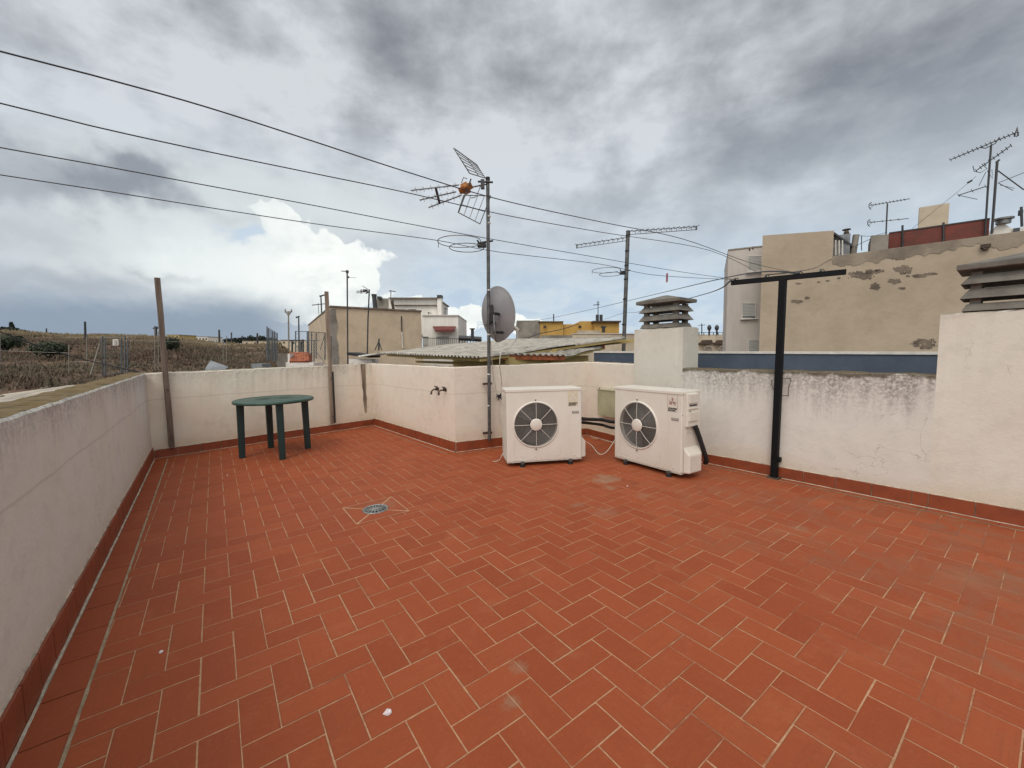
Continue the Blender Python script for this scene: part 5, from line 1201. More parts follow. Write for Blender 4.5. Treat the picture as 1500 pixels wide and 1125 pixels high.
# tripod
mb = MB(); 
for (x, y) in ((549, 513), (559, 513), (554, 514)): mb.tube([at(555, 500, 11), at(x, y, 11)], .015, 4)
mb.tube([at(555, 496, 11), at(555, 513, 11)], .02, 5); tag(mb.build('tripod_stand', M['dalu']), 'small dark tripod stand on the roof before the beige house', 'stand')

# ------------------------------------------------------------------ neighbour terrace clutter
mb = MB(); a, b, c, d = fl(0, 0), 0, 0, 0
nz_ = .78
q = [at(452, 536, 10.2), at(560, 534, 10.2), at(540, 527, 15), at(478, 529, 15)]; q = [V(p.x, p.y, nz_) for p in q]
q = [V(*p) for p in ((-5.2, 10.0, .9), (-3.3, 10.2, .9), (-4.6, 17.2, .98), (-8.2, 17.0, .98))]
mb = MB(); mb.hexa([V(p.x, p.y, -4) for p in q], q); o = mb.build('neighbour_roof', [simple('faded_red_roof_floor', (0.30, 0.085, 0.06), .9, .4, 3, .2)]); tag(o, 'low neighbouring flat roof with faded red floor beyond the back wall', 'roof')
t = empty('tiled_chimney', at(436, 552, 11), 0, 'low white chimney roofed with orange clay tiles beyond the back wall', 'chimney')
fbox(418.5, 531, 459, 548, 10.8, .6, 'plinth', M['whitecap'], t, 1.5); fbox(421.5, 518, 424.5, 531.5, 10.85, .5, 'side', M['whitecap'], t)
mb = MB()
for i in range(8):
    x = 426.5 + i * 3.5; p, q_ = at(x, 530.5, 10.80), at(x - .6, 517.5, 11.2); mb.tube([p, q_], .042, 8)
mb.build('roof_tiles', M['rooftile'], t)
fbox(425, 519, 451, 531, 11.2, .2, 'body', M['rooftile'], t)
t = empty('white_parapet', at(525, 540, 9.6), 0, 'small white broken masonry block beyond the back wall, by the inner corner', 'block')
fbox(511, 526, 545, 536, 9.9, .5, 'block', M['whitecap'], t, .8); 
P_ = [at(508, 516, 10.0), at(541, 521, 9.6), at(541, 524, 9.6), at(508, 520, 10.0)]; mb = MB(); mb.hexa(P_, [p + V(.1, .5, 0) for p in P_]); mb.build('dark_plank', M['rubber'], t)
P_ = [at(524, 521, 9.4), at(552, 517, 9.6), at(552, 519, 9.6), at(526, 523, 9.4)]; mb = MB(); mb.hexa(P_, [p + V(.1, .5, 0) for p in P_]); mb.build('pale_plank', M['whitecap'], t)
# metal sheets lying beyond the wall
P_ = [at(300, 541, 10.5), at(308, 529.5, 11.2), at(334, 539, 10.6), at(326, 546, 10.2)]; mb = MB(); mb.hexa(P_, [p + V(0, 0.02, .03) for p in P_]); tag(mb.build('metal_sheet', M['sheet']), 'tilted grey metal sheet left of the tiled chimney, nearer the leaning post', 'metal sheet')
fo = fbox(368, 533, 384, 546, 10.6, .4, 'metal_box', M['sheet'], None, .5); tag(fo, 'small grey metal box just beyond the middle of the back wall', 'box')

# chain link cages
def fence(posts, Y, rails, name, label, mesh=None, cat='fence', r_=.022, matp='fencewire'):
    x, y0, y1 = posts[0][:3]; t = empty(name, at(x, y1, Y), 0, label, cat)
    for p in posts:
        YY = p[3] if len(p) > 3 else Y; mb = MB(); mb.tube([at(p[0], p[2], YY), at(p[0] - (p[0] - 750) * .0, p[1], YY)], r_, 6); mb.build('post', M[matp], t)
    if rails:
        mb = MB()
        for (a, b) in rails: mb.tube([at(*a), at(*b)], r_ * .55, 5)
        mb.build('rail', M[matp], t)
    if mesh:
        mb = MB()
        for (c, nx) in mesh:
            P_ = [at(*q) for q in c]; L1 = (P_[1] - P_[0]).length; H1 = (P_[3] - P_[0]).length
            n = max(2, int(L1 / nx)); m = max(2, int(H1 / nx)); tot = n + m
            for i in range(-m, n + 1):
                for sg in (0, 1):
                    x0_, x1_ = i, i + m
                    pts = []
                    for k in range(m + 1):
                        xx = (i + k) / n
                        if 0 <= xx <= 1: yy = k / m; yy = 1 - yy if sg else yy; pts.append(lerp(lerp(P_[0], P_[1], xx), lerp(P_[3], P_[2], xx), yy))
                    if len(pts) > 1: mb.tube([pts[0], pts[-1]], .0035, 3, cap=False)
        mb.build('wire_netting', M['fencewire'], t)
    return t
Yf = 15
fence([(391, 478, 530, 17), (399, 485, 530, 15.5), (406, 488, 528, 15), (393, 481, 528, 16.5), (402, 486, 529, 15.2)], 16, [((391, 479, 17), (406, 488, 15)), ((406, 497, 15), (421, 516, 15.4))], 'wire_cage', 'left wire netting cage with slanting top behind the tiled chimney', [([(391, 528, 17), (406, 528, 15), (406, 489, 15), (391, 480, 17)], .12)])
fence([(433, 485, 522), (450, 485, 530), (452, 485, 530), (463, 488, 525, 16), (476, 487, 528, 16), (456.5, 487, 522, 16), (460, 498, 534), (485, 492, 526, 16)], Yf, [((432, 485.5, 15), (452, 485.5, 15)), ((452, 486, 15), (476, 487.5, 16)), ((452, 498.5, 15), (469, 498.5, 15)), ((459, 510, 15), (477, 533, 14.5)), ((476, 490, 16), (469, 512, 16)), ((411, 498, 15), (445, 498, 15)), ((429, 500, 15), (443, 517, 15))], 'wire_cage', 'right wire netting cage with crossed braces beside the pale wooden post', [([(432, 522, 15), (452, 522, 15), (452, 486, 15), (432, 486, 15)], .13), ([(452, 526, 15), (478, 526, 16), (478, 488, 16), (452, 486, 15)], .11), ([(478, 526, 16), (496, 526, 16), (496, 500, 16), (478, 494, 16)], .14)])
fence([(428, 500, 522), (441, 500, 520), (444, 497, 522)], 15.6, [((424, 499, 15.6), (446, 498, 15.6))], 'steel_frame', 'dark low steel frame between the two wire cages', None, 'frame', .035, 'dalu')
fo = fbox(405, 518, 450, 532, 15.9, .4, 'garden_wall', M['greyrender'], None, 1.5); tag(fo, 'low grey wall behind the tiled chimney between the wire cages', 'wall')
# field fence posts and gate
def F3(x, y0, y1, Y): return (x, y0, y1, Y)
fence([(101, 504, 566, 21), (378, 529, 530, 20), (232, 486, 545, 24), (127, 492, 540, 24), (0, 488, 548, 22), (227, 480, 545, 24), (332, 492, 530, 26), (327, 497, 532, 26), (317, 498, 525, 40), (403, 500, 530, 27)], 21, [((0, 514, 21), (101, 517, 21)), ((148, 493, 21), (130, 560, 21)), ((101, 530, 21), (148, 530, 21)), ((183, 497, 21), (232, 500, 24)), ((232, 500, 24), (332, 503, 26)), ((391, 505, 20), (377, 530, 20))], 'wire_fence', 'long sagging wire fence of thin posts at the edge of the dry field', None, 'fence', .022, 'fencepost')
mb = MB(); mb.tube([at(149, 494, 21.1), at(129, 562, 20.6)], .035, 6); tag(mb.build('fence_brace', M['fencepost']), 'pale slanting brace leaning against the field gate', 'brace')
gt = fence([(150, 492, 551), (154, 495, 550), (183, 492, 548), (178, 496, 546), (187, 495, 545)], 21, [((150, 493, 21), (184, 492.5, 21)), ((152, 550, 21), (186, 545, 21))], 'field_gate', 'wire mesh gate with a white notice in the dry field fence', [([(152, 549, 21), (185, 546, 21), (184, 494, 21), (150, 494, 21)], .22)], 'gate', .03, 'fencewire')
P_ = [at(165, 506, 20.9), at(173.5, 506, 20.9), at(173, 497, 20.9), at(165, 497, 20.9)]; mb = MB(); mb.hexa(P_, [p + V(0, .02, 0) for p in P_]); ntc = mb.build('notice', M['whitecap'], gt)
mb = MB()
for i in range(4): mb.box(at(169.2, 498.7 + i * 1.8, 20.87), (.17, .01, .022))
mb.build('notice_print', M['greyink'], ntc)
cable('overhead_cable', [at(-40, 472, 9), at(0, 486, 9.5), at(60, 508, 10.5), at(120, 526, 11.5), at(205, 545, 12.5)], .016, M['cable'], 'thick black cable sagging over the dry field at the left', 'cable', sides=6)

# utility poles, lamp
def upole(x, y0, y1, Y, r_, label, arms=(), name='utility_pole', cat='pole', mat='dalu'):
    t = empty(name, at(x, y1, Y), 0, label, cat); mb = MB(); mb.tube([at(x, y1, Y) - V(0, 0, 1), at(x, y0, Y)], r_, 6, r2=r_ * .8); mb.build('shaft', M[mat], t)
    if arms:
        mb = MB()
        for (a, b, c, d) in arms: mb.tube([at(a, b, Y), at(c, d, Y)], r_ * .7, 5)
        mb.build('crossarm', M[mat], t)
upole(422.5, 456, 510, 60, .13, 'grey utility pole with three insulators behind the wire cages', ((417, 457, 428, 456.5), (418, 457, 418, 453), (427, 457, 427, 453), (419, 457, 422, 462), (426, 457, 423, 462)), mat='greyrender')
upole(437.5, 463, 520, 34, .07, 'dark street lamp on a thin pole behind the wire cages', ((433.5, 465.5, 438.5, 463), (433.5, 464.5, 436.5, 464.0)), 'street_lamp', 'street lamp')
upole(124.5, 471, 510, 45, .12, 'dark pole rising from the field left of the gate')
upole(228, 478, 506, 60, .22, 'dark short utility pole just left of the leaning wooden post', ((225, 481, 231, 480),))
upole(321, 483, 506, 60, .16, 'dark thin pole at the end of the field ridge right of the leaning post')
upole(68, 481, 500, 60, .10, 'faint thin pole on the ridge near the shrubs at the far left')
upole(339, 487, 506, 90, .16, 'tiny pole on the skyline beside the tree line, left one', ((338, 489, 340, 489),))
upole(377, 488, 504, 90, .25, 'tiny dark pole on the skyline in front of the tree line')

# ------------------------------------------------------------------ ground, field, hills
def crest(X, Y):
    t = X / Y if Y > .1 else -3
    px_ = 750 + 592 * t
    e = [(-900, 52), (-200, 44), (0, 41), (60, 39), (150, 34), (250, 29), (330, 20), (400, 17), (452, 14), (480, 0)]
    if px_ <= e[0][0]: v = e[0][1]
    elif px_ >= e[-1][0]: v = e[-1][1]
    else:
        for i in range(len(e) - 1):
            if e[i][0] <= px_ <= e[i + 1][0]:
                f = (px_ - e[i][0]) / (e[i + 1][0] - e[i][0]); v = e[i][1] * (1 - f) + e[i + 1][1] * f; break
    m = max(0, min(1, (470 - px_) / 60)); return v, m * m * (3 - 2 * m)
def gh(X, Y):
    if Y < 1: return -4
    v, m = crest(X, Y); yc = 62
    zc = 1.4 + v * yc / 592
    if Y < 12: f = -.35 - max(0, (12 - Y)) * .35
    else:
        s_ = min(1, (Y - 12) / (yc - 12)); f = -.35 + (zc + .35) * (s_ ** .85 * .55 + .45 * s_ * s_ * (3 - 2 * s_))
        if Y > yc: f = zc - (Y - yc) * .05 - max(0, Y - 110) * .02
    n_ = noise.noise(V(X * .12, Y * .12, 0)) * .35 + noise.noise(V(X * .4, Y * .4, 2)) * .12
    f += n_ * min(1, max(0, (Y - 10) / 8)); f = max(f, -4)
    return -4 + (f + 4) * m
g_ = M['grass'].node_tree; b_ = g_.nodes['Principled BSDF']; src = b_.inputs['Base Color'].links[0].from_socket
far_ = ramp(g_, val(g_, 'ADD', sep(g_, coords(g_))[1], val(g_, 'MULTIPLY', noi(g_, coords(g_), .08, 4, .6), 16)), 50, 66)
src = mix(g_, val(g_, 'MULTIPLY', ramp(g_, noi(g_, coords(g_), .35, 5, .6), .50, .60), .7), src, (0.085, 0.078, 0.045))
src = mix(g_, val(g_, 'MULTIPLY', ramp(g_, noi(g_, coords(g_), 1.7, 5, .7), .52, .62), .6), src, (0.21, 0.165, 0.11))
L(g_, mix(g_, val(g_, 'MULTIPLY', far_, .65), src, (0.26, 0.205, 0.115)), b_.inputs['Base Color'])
def ground_mat():
    m, nt, b = nmat('dry_field_soil'); v = coords(nt)
    n1 = noi(nt, v, .12, 8, .7); n2 = noi(nt, v, 1.3, 8, .7); s = sep(nt, v)
    c = mix(nt, ramp(nt, n2, .38, .66), (0.10, 0.065, 0.04), (0.165, 0.115, 0.07))
    c = mix(nt, ramp(nt, n1, .42, .6), c, (0.12, 0.065, 0.038))
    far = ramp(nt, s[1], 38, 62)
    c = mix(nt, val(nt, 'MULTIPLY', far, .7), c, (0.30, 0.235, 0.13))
    L(nt, c, b.inputs['Base Color']); b.inputs['Roughness'].default_value = 1; bump(nt, b, n2, .8, .3); return m
M['ground'] = ground_mat()
mb = MB(); xs = [-3000, -1500, -700, -350, -200, -140] + [-110 + i * 2 for i in range(66)] + [40, 80, 200, 500, 1500, 3000]; ys = [-1500, -300, -50, -5, 4, 8] + [10 + i * 1.2 for i in range(60)] + [86, 92, 100, 115, 140, 180, 260, 400, 700, 1500, 3500]
vs = [V(x, y, gh(x, y)) for y in ys for x in xs]; nx = len(xs)
mb.add(vs, [(j * nx + i, j * nx + i + 1, (j + 1) * nx + i + 1, (j + 1) * nx + i) for j in range(len(ys) - 1) for i in range(nx - 1)], True)
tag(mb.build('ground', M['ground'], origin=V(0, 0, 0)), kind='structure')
# pale concrete strip at the foot of the field
mb = MB(); vs = []; st_ = [(-60, 588, 602), (0, 578, 596), (60, 570, 590), (100, 564.5, 580), (125, 562, 574), (150, 560, 566)]
for (x, y, y2) in st_: vs += [at(x, y, 16.5), at(x, y2 + 8, 11.0)]
mb.add(vs, [(2 * i, 2 * i + 1, 2 * i + 3, 2 * i + 2) for i in range(len(st_) - 1)])
tag(mb.build('pavement', M['kerbc'], origin=V(0, 0, 0)), kind='structure')
# scrub, one mass
random.seed(5); mb = MB(); cnt = 0
while cnt < 13000:
    Y = 13 + (random.random() ** 1.3) * 52; px_ = random.uniform(-60, 470); X = (px_ - 750) / 592 * Y; z = gh(X, Y)
    if z < -2 or (Y < 17.5 and px_ < 175): cnt += 1; continue
    dens = noise.noise(V(X * .15, Y * .15, 4)); 
    if dens < -.28 and random.random() < .6: cnt += 1; continue
    h = (.10 + .26 * random.random()) * (1.0 + .5 * dens); w = .16 + .3 * random.random()
    for k in range(5):
        a = random.uniform(0, 6.283); dx, dy = math.cos(a) * w * random.random(), math.sin(a) * w * random.random(); hh_ = h * random.uniform(.5, 1.2); lw = .03 + .05 * random.random()
        p = V(X + dx, Y + dy, z - .05); tip = p + V(random.uniform(-.15, .15), random.uniform(-.15, .15), hh_)
        mb.add([p + V(-lw, 0, 0), p + V(lw, 0, 0), tip + V(lw * .5, 0, 0), tip + V(-lw * .3, .03, 0)], [(0, 1, 2, 3)])
    cnt += 1
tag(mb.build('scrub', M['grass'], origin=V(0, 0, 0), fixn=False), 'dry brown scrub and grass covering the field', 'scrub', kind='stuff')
mb = MB()
for i in range(1100):
    Y = 13 + (random.random() ** 1.2) * 30; px_ = random.uniform(-40, 460); X = (px_ - 750) / 592 * Y; z = gh(X, Y)
    if z < -2: continue
    if noise.noise(V(X * .2, Y * .2, 9)) < -.05: continue
    s_ = random.uniform(.02, .075); mb.box((X, Y, z + s_ * .8), (s_ * 2.4, s_ * 1.4, s_), random.uniform(0, 3), rot=Matrix.Rotation(random.uniform(-.5, .5), 3, 'X') @ Matrix.Rotation(random.uniform(0, 3), 3, 'Z'))
tag(mb.build('stones', M['stone'], origin=V(0, 0, 0)), 'pale stones scattered through the dry field', 'stones', kind='stuff')
def leafball(mb, c, rx, ry, rz_, n, s_):
    for i in range(n):
        d = V(random.gauss(0, 1), random.gauss(0, 1), random.gauss(0, 1)).normalized(); rr_ = random.random() ** .4
        bump_ = 1 + .35 * noise.noise(d * 2.3 + c); p = c + V(d.x * rx, d.y * ry, d.z * rz_) * rr_ * bump_
        a = V(random.uniform(-1, 1), random.uniform(-1, 1), random.uniform(-1, 1)).normalized() * s_; b = a.cross(d).normalized() * s_ * .7
        mb.add([p - a, p + b, p + a, p - b], [(0, 1, 2, 3)])
def shrub(x, y, Y, w, h, label, n=900, mat='shrub', name='shrub', cat='shrub', ls=.09, trunk=True):
    c = at(x, y, Y); wz = w * Y / 592; hz_ = h * Y / 592 * 1.25; c.z -= hz_ * .12; base = V(c.x, c.y, c.z - hz_ / 2); t = empty(name, base, 0, label, cat)
    mb = MB(); leafball(mb, c, wz / 2, wz / 2, hz_ / 2, n, ls); mb.build('foliage', M[mat], t, fixn=False)
    if trunk:
        mb = MB()
        for q in range(4): mb.tube([base + V(random.uniform(-.1, .1), 0, -.2), c + V(random.uniform(-.3, .3) * wz, random.uniform(-.3, .3) * wz, 0)], .05, 5, r2=.015)
        mb.build('trunk', M['bark'], t)
shrub(7, 498, 30, 40, 17, 'dark green shrub at the extreme left edge of the field', 1100)
shrub(72, 508, 26, 44, 15, 'wide low green shrub in the field left of the gate', 1100)
shrub(250, 501, 34, 26, 14, 'round green shrub right of the leaning wooden post', 800)
shrub(78, 492, 56, 14, 8, 'small olive bush on the ridge above the wide shrub', 400, ls=.12)
shrub(12, 483, 85, 22, 9, 'dark tree crown on the far left skyline, left of the cypress', 500, 'pine', 'tree', 'tree', .35)
shrub(31, 486, 85, 16, 6, 'low dark tree crown on the far left skyline, right of the cypress', 350, 'pine', 'tree', 'tree', .35)
shrub(17.5, 479, 86, 4.5, 14, 'slim dark cypress on the far left skyline', 500, 'pine', 'cypress_tree', 'tree', .28)
mb = MB(); random.seed(3)
for i in range(26):
    x = 333 + i * 2.7; hh_ = 3.5 + 3 * noise.noise(V(i * .35, 1, 2)) + (2.2 if 352 < x < 388 else 0); c = at(x, 503 - hh_ * .5 - 2, 105)
    leafball(mb, c, 1.1, 1.0, hh_ * .1 + .3, 90, .32)
tag(mb.build('tree_line', M['pine'], origin=V(0, 0, 0), fixn=False), 'far dark line of trees on the horizon', 'trees', kind='stuff')
def farb(x0, y0, x1, y1, Y, mat, label): o = fbox(x0, y0, x1, y1, Y, 6, 'distant_building', M[mat], None, 6); tag(o, label, 'building', 'distant buildings on the skyline')
# low distant houses, each with roof and openings
def farhouse(x0, y0, x1, y1, Y, mat, label, nwin=2, roofm='greyrender'):
    t = empty('distant_building', at((x0 + x1) / 2, y1, Y), 0, label, 'building', 'distant buildings on the skyline')
    fbox(x0, y0, x1, y1, Y, 6, 'wall', M[mat], t, 5); fbox(x0 - .5, y0 - .7, x1 + .5, y0, Y - .1, 6.2, 'roof', M[roofm], t)
    for i in range(nwin):
        x = x0 + (x1 - x0) * (i + .5) / nwin; fbox(x - .9, y0 + 1.6, x + .9, y0 + 4, Y - .12, .1, 'window', M['glass'], t)
farhouse(286, 493.5, 304, 501, 120, 'white', 'long low white building on the skyline right of the leaning post', 4)
farhouse(244, 490.8, 262, 500, 110, 'shedyellow', 'low brown open shed on the skyline just right of the leaning post', 3)
farhouse(132, 489, 143, 496, 95, 'greyrender', 'tiny grey hut on the ridge between the dark pole and the gate', 1)
farhouse(395, 499, 450, 512, 80, 'cream', 'long pale wall building behind the wire cages', 4)
farhouse(355, 500, 392, 508, 100, 'cream', 'low cream building in front of the far tree line', 3)
# distant hills, with the haze put into their blue colour
mb = MB(); vs = []; k = 90
for i in range(k + 1):
    a = R(-75 + i * 150 / k); r_ = 2600; h_ = 8 + 14 * max(0, noise.noise(V(i * .13, 5, 0))) + 5 * noise.noise(V(i * .6, 2, 0)); vs += [V(math.sin(a) * r_, math.cos(a) * r_, -60), V(math.sin(a) * r_, math.cos(a) * r_, h_), V(math.sin(a) * (r_ + 500), math.cos(a) * (r_ + 500), -60)]
mb.add(vs, [(3 * i, 3 * i + 1, 3 * i + 4, 3 * i + 3) for i in range(k)] + [(3 * i + 1, 3 * i + 2, 3 * i + 5, 3 * i + 4) for i in range(k)])
tag(mb.build('hills', simple('far_hills', (0.09, 0.12, 0.15), 1, .1, .01, 0), origin=V(0, 0, 0)), kind='structure')

# ------------------------------------------------------------------ sky and light
w = bpy.data.worlds.new('World'); bpy.context.scene.world = w; w.use_nodes = True; nt = w.node_tree
for n in list(nt.nodes): nt.nodes.remove(n)
out = nt.nodes.new('ShaderNodeOutputWorld'); bg = nt.nodes.new('ShaderNodeBackground'); L(nt, bg.outputs[0], out.inputs[0])
SUN_EL, SUN_AZ = 52, 200       # azimuth clockwise from +Y: behind the camera
sky = nt.nodes.new('ShaderNodeTexSky'); sky.sky_type = 'NISHITA'; sky.sun_disc = False; sky.sun_elevation = R(SUN_EL); sky.sun_rotation = R(SUN_AZ); sky.dust_density = 2
tc_ = nt.nodes.new('ShaderNodeTexCoord'); dirv = tc_.outputs['Generated']; s = sep(nt, dirv)
az = val(nt, 'ARCTAN2', s[0], s[1]); el = val(nt, 'ARCSINE', val(nt, 'MINIMUM', val(nt, 'MAXIMUM', s[2], -1), 1))
den = val(nt, 'ADD', val(nt, 'MAXIMUM', s[2], 0), .16)
cx_ = nt.nodes.new('ShaderNodeCombineXYZ'); L(nt, val(nt, 'DIVIDE', s[0], den), cx_.inputs[0]); L(nt, val(nt, 'DIVIDE', s[1], den), cx_.inputs[1])
cl = cx_.outputs[0]
def rotmap(src, rz, sc):
    mp = nt.nodes.new('ShaderNodeMapping'); L(nt, src, mp.inputs[0]); mp.inputs[2].default_value = (0, 0, rz); mp.inputs[3].default_value = sc; return mp.outputs[0]
ds = coords(nt, (1, 1, 1.75), src=dirv)
n1 = noi(nt, ds, 2.6, 9, .56, .15)
n2 = noi(nt, rotmap(cl, R(25), (1.1, .8, 1)), 2.4, 8, .62, .4)
n3 = noi(nt, ds, 6.2, 9, .58, .12)
nd = noi(nt, dirv, 17, 7, .62, .3); nd2 = noi(nt, ds, 7, 7, .6, .3)
wv = nt.nodes.new('ShaderNodeTexNoise'); L(nt, ds, wv.inputs['Vector']); wv.inputs['Scale'].default_value = 4.5; wv.inputs['Detail'].default_value = 5
wc_ = nt.nodes.new('ShaderNodeSeparateColor'); L(nt, wv.outputs['Color'], wc_.inputs[0])
wf = nt.nodes.new('ShaderNodeTexNoise'); L(nt, dirv, wf.inputs['Vector']); wf.inputs['Scale'].default_value = 15; wf.inputs['Detail'].default_value = 6
wg_ = nt.nodes.new('ShaderNodeSeparateColor'); L(nt, wf.outputs['Color'], wg_.inputs[0])
def warp(base, ch, chf, a, b): return val(nt, 'ADD', base, val(nt, 'ADD', val(nt, 'MULTIPLY', val(nt, 'SUBTRACT', ch, .5), a), val(nt, 'MULTIPLY', val(nt, 'SUBTRACT', chf, .5), b)))
azS, elS = warp(az, wc_.outputs[0], wg_.outputs[0], .55, .10), warp(el, wc_.outputs[1], wg_.outputs[1], .22, .06)
azC, elC = warp(az, wc_.outputs[0], wg_.outputs[0], .10, .17), warp(el, wc_.outputs[1], wg_.outputs[1], .06, .12)
def pa_(x, y):
    d = ray(x, y).normalized(); return math.atan2(d.x, d.y), math.asin(d.z)
def blob(x, y, rx, ry, wob=.5, src=None):   # rx, ry in photo pixels; src set = crisp cloud edge
    a0, e0 = pa_(x, y); sa = rx / 592.0 * math.cos(a0); se = ry / 592.0
    A_, E__ = (azC, elC) if src is not None else (azS, elS)
    q = val(nt, 'DIVIDE', val(nt, 'SUBTRACT', A_, a0), sa); r_ = val(nt, 'DIVIDE', val(nt, 'SUBTRACT', E__, e0), se)
    d2 = val(nt, 'ADD', val(nt, 'MULTIPLY', q, q), val(nt, 'MULTIPLY', r_, r_))
    return val(nt, 'POWER', 2.718, val(nt, 'MULTIPLY', d2, -1))
# base brightness: cloud deck
dk = val(nt, 'ADD', val(nt, 'ADD', val(nt, 'MULTIPLY', n1, .60), val(nt, 'MULTIPLY', n3, .52)), val(nt, 'MULTIPLY', n2, .12))
dk = val(nt, 'SUBTRACT', dk, .085)
for (x, y, rx, ry, a) in ((1060, 215, 200, 45, -.10), (1300, 130, 260, 130, -.045), (640, 60, 330, 60, -.09), (130, 266, 150, 30, -.24), (40, 350, 60, 12, -.06), (1180, 270, 260, 60, -.03), (900, 150, 120, 60, .05), (1110, 290, 90, 26, .13), (780, 200, 160, 80, .03), (250, 150, 260, 70, .03), (120, 70, 160, 60, .03), (820, 10, 60, 40, .05), (1400, 330, 160, 60, -.02), (560, 150, 160, 50, .03), (700, 260, 200, 40, .07)):
    dk = val(nt, 'ADD', dk, val(nt, 'MULTIPLY', blob(x, y, rx, ry, .25), a))
cr = nt.nodes.new('ShaderNodeValToRGB'); L(nt, dk, cr.inputs[0]); e_ = cr.color_ramp.elements
e_[0].position = .33; e_[0].color = (.19, .205, .235, 1); e_[1].position = .63; e_[1].color = (.56, .588, .62, 1)
for (p, c) in ((.42, (.27, .285, .312)), (.49, (.355, .375, .405)), (.56, (.455, .48, .515))): x_ = e_.new(p); x_.color = (*c, 1)
col = cr.outputs[0]
# pale veil lower down
veil = ramp(nt, el, R(30), R(12)); col = mix(nt, val(nt, 'MULTIPLY', veil, .5), col, (.56, .64, .71))
# blue-grey open sky to the right of the cumulus, low
low = val(nt, 'MULTIPLY', ramp(nt, el, R(17), R(7)), ramp(nt, az, R(-22), R(-8)))
lc = mix(nt, ramp(nt, n2, .35, .62), (.43, .54, .66), (.53, .62, .69)); col = mix(nt, val(nt, 'MULTIPLY', low, .85), col, lc)
# luminous cloud bank on the left
bank = val(nt, 'MAXIMUM', blob(270, 370, 250, 60, .22), blob(420, 300, 260, 46, .25)); bank = val(nt, 'MULTIPLY', bank, 1.0)
col = mix(nt, val(nt, 'MULTIPLY', ramp(nt, bank, .1, .9), .8), col, (.62, .665, .675))
pm = val(nt, 'MAXIMUM', blob(60, 268, 110, 30, .3, nd), blob(180, 270, 95, 26, .3, nd))
col = mix(nt, val(nt, 'MULTIPLY', ramp(nt, pm, .12, .95), .92), col, mix(nt, ramp(nt, n3, .38, .6), (.235, .255, .295), (.36, .385, .42)))
pm2 = blob(30, 345, 80, 12, .3, nd); col = mix(nt, val(nt, 'MULTIPLY', pm2, .6), col, (.42, .45, .48))
# cumulus with a crisp right edge
cm = blob(455, 385, 105, 46, .11, nd)
for q in ((405, 330, 45, 24), (515, 415, 45, 36), (350, 410, 120, 50), (500, 380, 30, 22), (430, 440, 110, 40)): cm = val(nt, 'MAXIMUM', cm, blob(*q, .13, nd))
azn = ramp(nt, azC, R(-37), R(-27)); cmf = val(nt, 'ADD', val(nt, 'MULTIPLY', ramp(nt, cm, .40, .47), azn), val(nt, 'MULTIPLY', ramp(nt, cm, .12, .95), val(nt, 'SUBTRACT', 1, azn)))
cs_ = mix(nt, ramp(nt, nd2, .36, .60), (.66, .71, .70), (.88, .90, .87))
cs_ = mix(nt, ramp(nt, nd, .35, .65), cs_, (.80, .83, .81))
cf2 = mix(nt, val(nt, 'MULTIPLY', ramp(nt, az, R(-33), R(-24)), 1.0), col, cs_)
cf3 = mix(nt, .0, cf2, cs_)
col = mix(nt, cmf, col, mix(nt, ramp(nt, az, R(-36), R(-25)), (.74, .78, .77), cs_))
# blue gap
col = mix(nt, val(nt, 'MULTIPLY', ramp(nt, blob(338, 340, 24, 12, .4, nd), .2, .9), .6), col, (.42, .54, .68))
# small cumulus tops on the horizon behind the dish
c2m = val(nt, 'MAXIMUM', blob(680, 465, 40, 22, .16, nd), blob(610, 440, 45, 12, .16, nd)); c2m = val(nt, 'MAXIMUM', c2m, blob(760, 480, 60, 12, .16, nd))
col = mix(nt, ramp(nt, c2m, .42, .52), col, cs_)
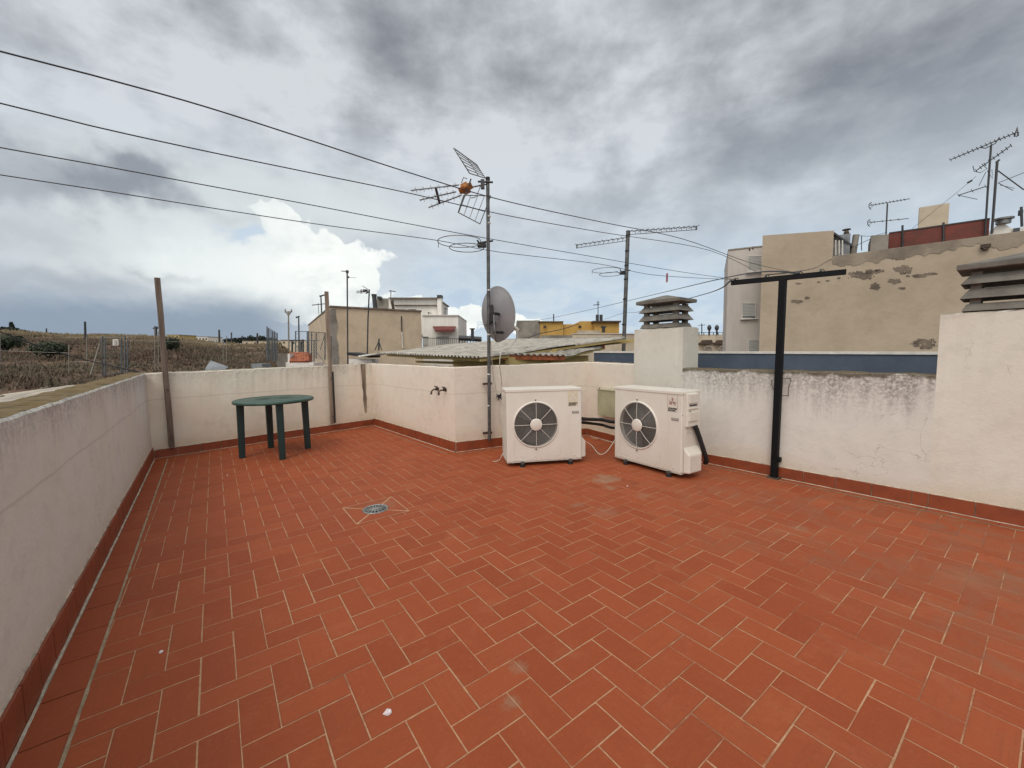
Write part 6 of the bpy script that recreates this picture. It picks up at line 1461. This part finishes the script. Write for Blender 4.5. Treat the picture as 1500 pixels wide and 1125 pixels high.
# dark rain band low on the left
rb2 = val(nt, 'MULTIPLY', ramp(nt, val(nt, 'ADD', el, val(nt, 'MULTIPLY', val(nt, 'SUBTRACT', nd2, .5), .10)), R(8.6), R(4.2)), ramp(nt, az, R(-22), R(-33)))
col = mix(nt, val(nt, 'MULTIPLY', rb2, .9), col, (.215, .275, .355))
rb3 = val(nt, 'MULTIPLY', blob(60, 415, 150, 16, .4, nd2), .7); col = mix(nt, rb3, col, (.35, .385, .43))
col = mix(nt, val(nt, 'MULTIPLY', blob(190, 395, 22, 5, .5, nd), .6), col, (.42, .45, .48)); col = mix(nt, val(nt, 'MULTIPLY', blob(235, 403, 26, 5, .5, nd), .6), col, (.40, .43, .46))
# glow added to the unseen sky behind the camera, to brighten the walls
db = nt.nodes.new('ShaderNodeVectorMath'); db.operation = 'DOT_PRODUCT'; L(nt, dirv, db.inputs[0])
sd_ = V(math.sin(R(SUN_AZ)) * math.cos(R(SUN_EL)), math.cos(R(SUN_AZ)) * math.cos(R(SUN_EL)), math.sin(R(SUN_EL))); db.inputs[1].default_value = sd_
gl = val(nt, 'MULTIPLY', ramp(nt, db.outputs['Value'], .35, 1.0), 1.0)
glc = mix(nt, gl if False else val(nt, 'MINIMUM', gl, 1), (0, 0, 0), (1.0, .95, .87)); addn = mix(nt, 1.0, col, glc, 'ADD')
# thin share of the clear-sky radiance under the deck
sc_ = nt.nodes.new('ShaderNodeVectorMath'); sc_.operation = 'SCALE'; L(nt, sky.outputs[0], sc_.inputs[0]); sc_.inputs[3].default_value = .05
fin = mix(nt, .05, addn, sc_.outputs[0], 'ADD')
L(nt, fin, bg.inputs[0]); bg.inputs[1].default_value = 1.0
sl = bpy.data.lights.new('sun', 'SUN'); sl.energy = .75; sl.angle = R(18); sl.color = (1, .95, .88); so = bpy.data.objects.new('sun', sl); COL.objects.link(so)
so.rotation_euler = (-sd_).to_track_quat('-Z', 'Y').to_euler()
sc = bpy.context.scene; sc.view_settings.view_transform = 'Standard'; sc.view_settings.look = 'None'; sc.view_settings.exposure = 0.22; sc.view_settings.gamma = 1
sc.render.engine = 'CYCLES'; sc.cycles.max_bounces = 6
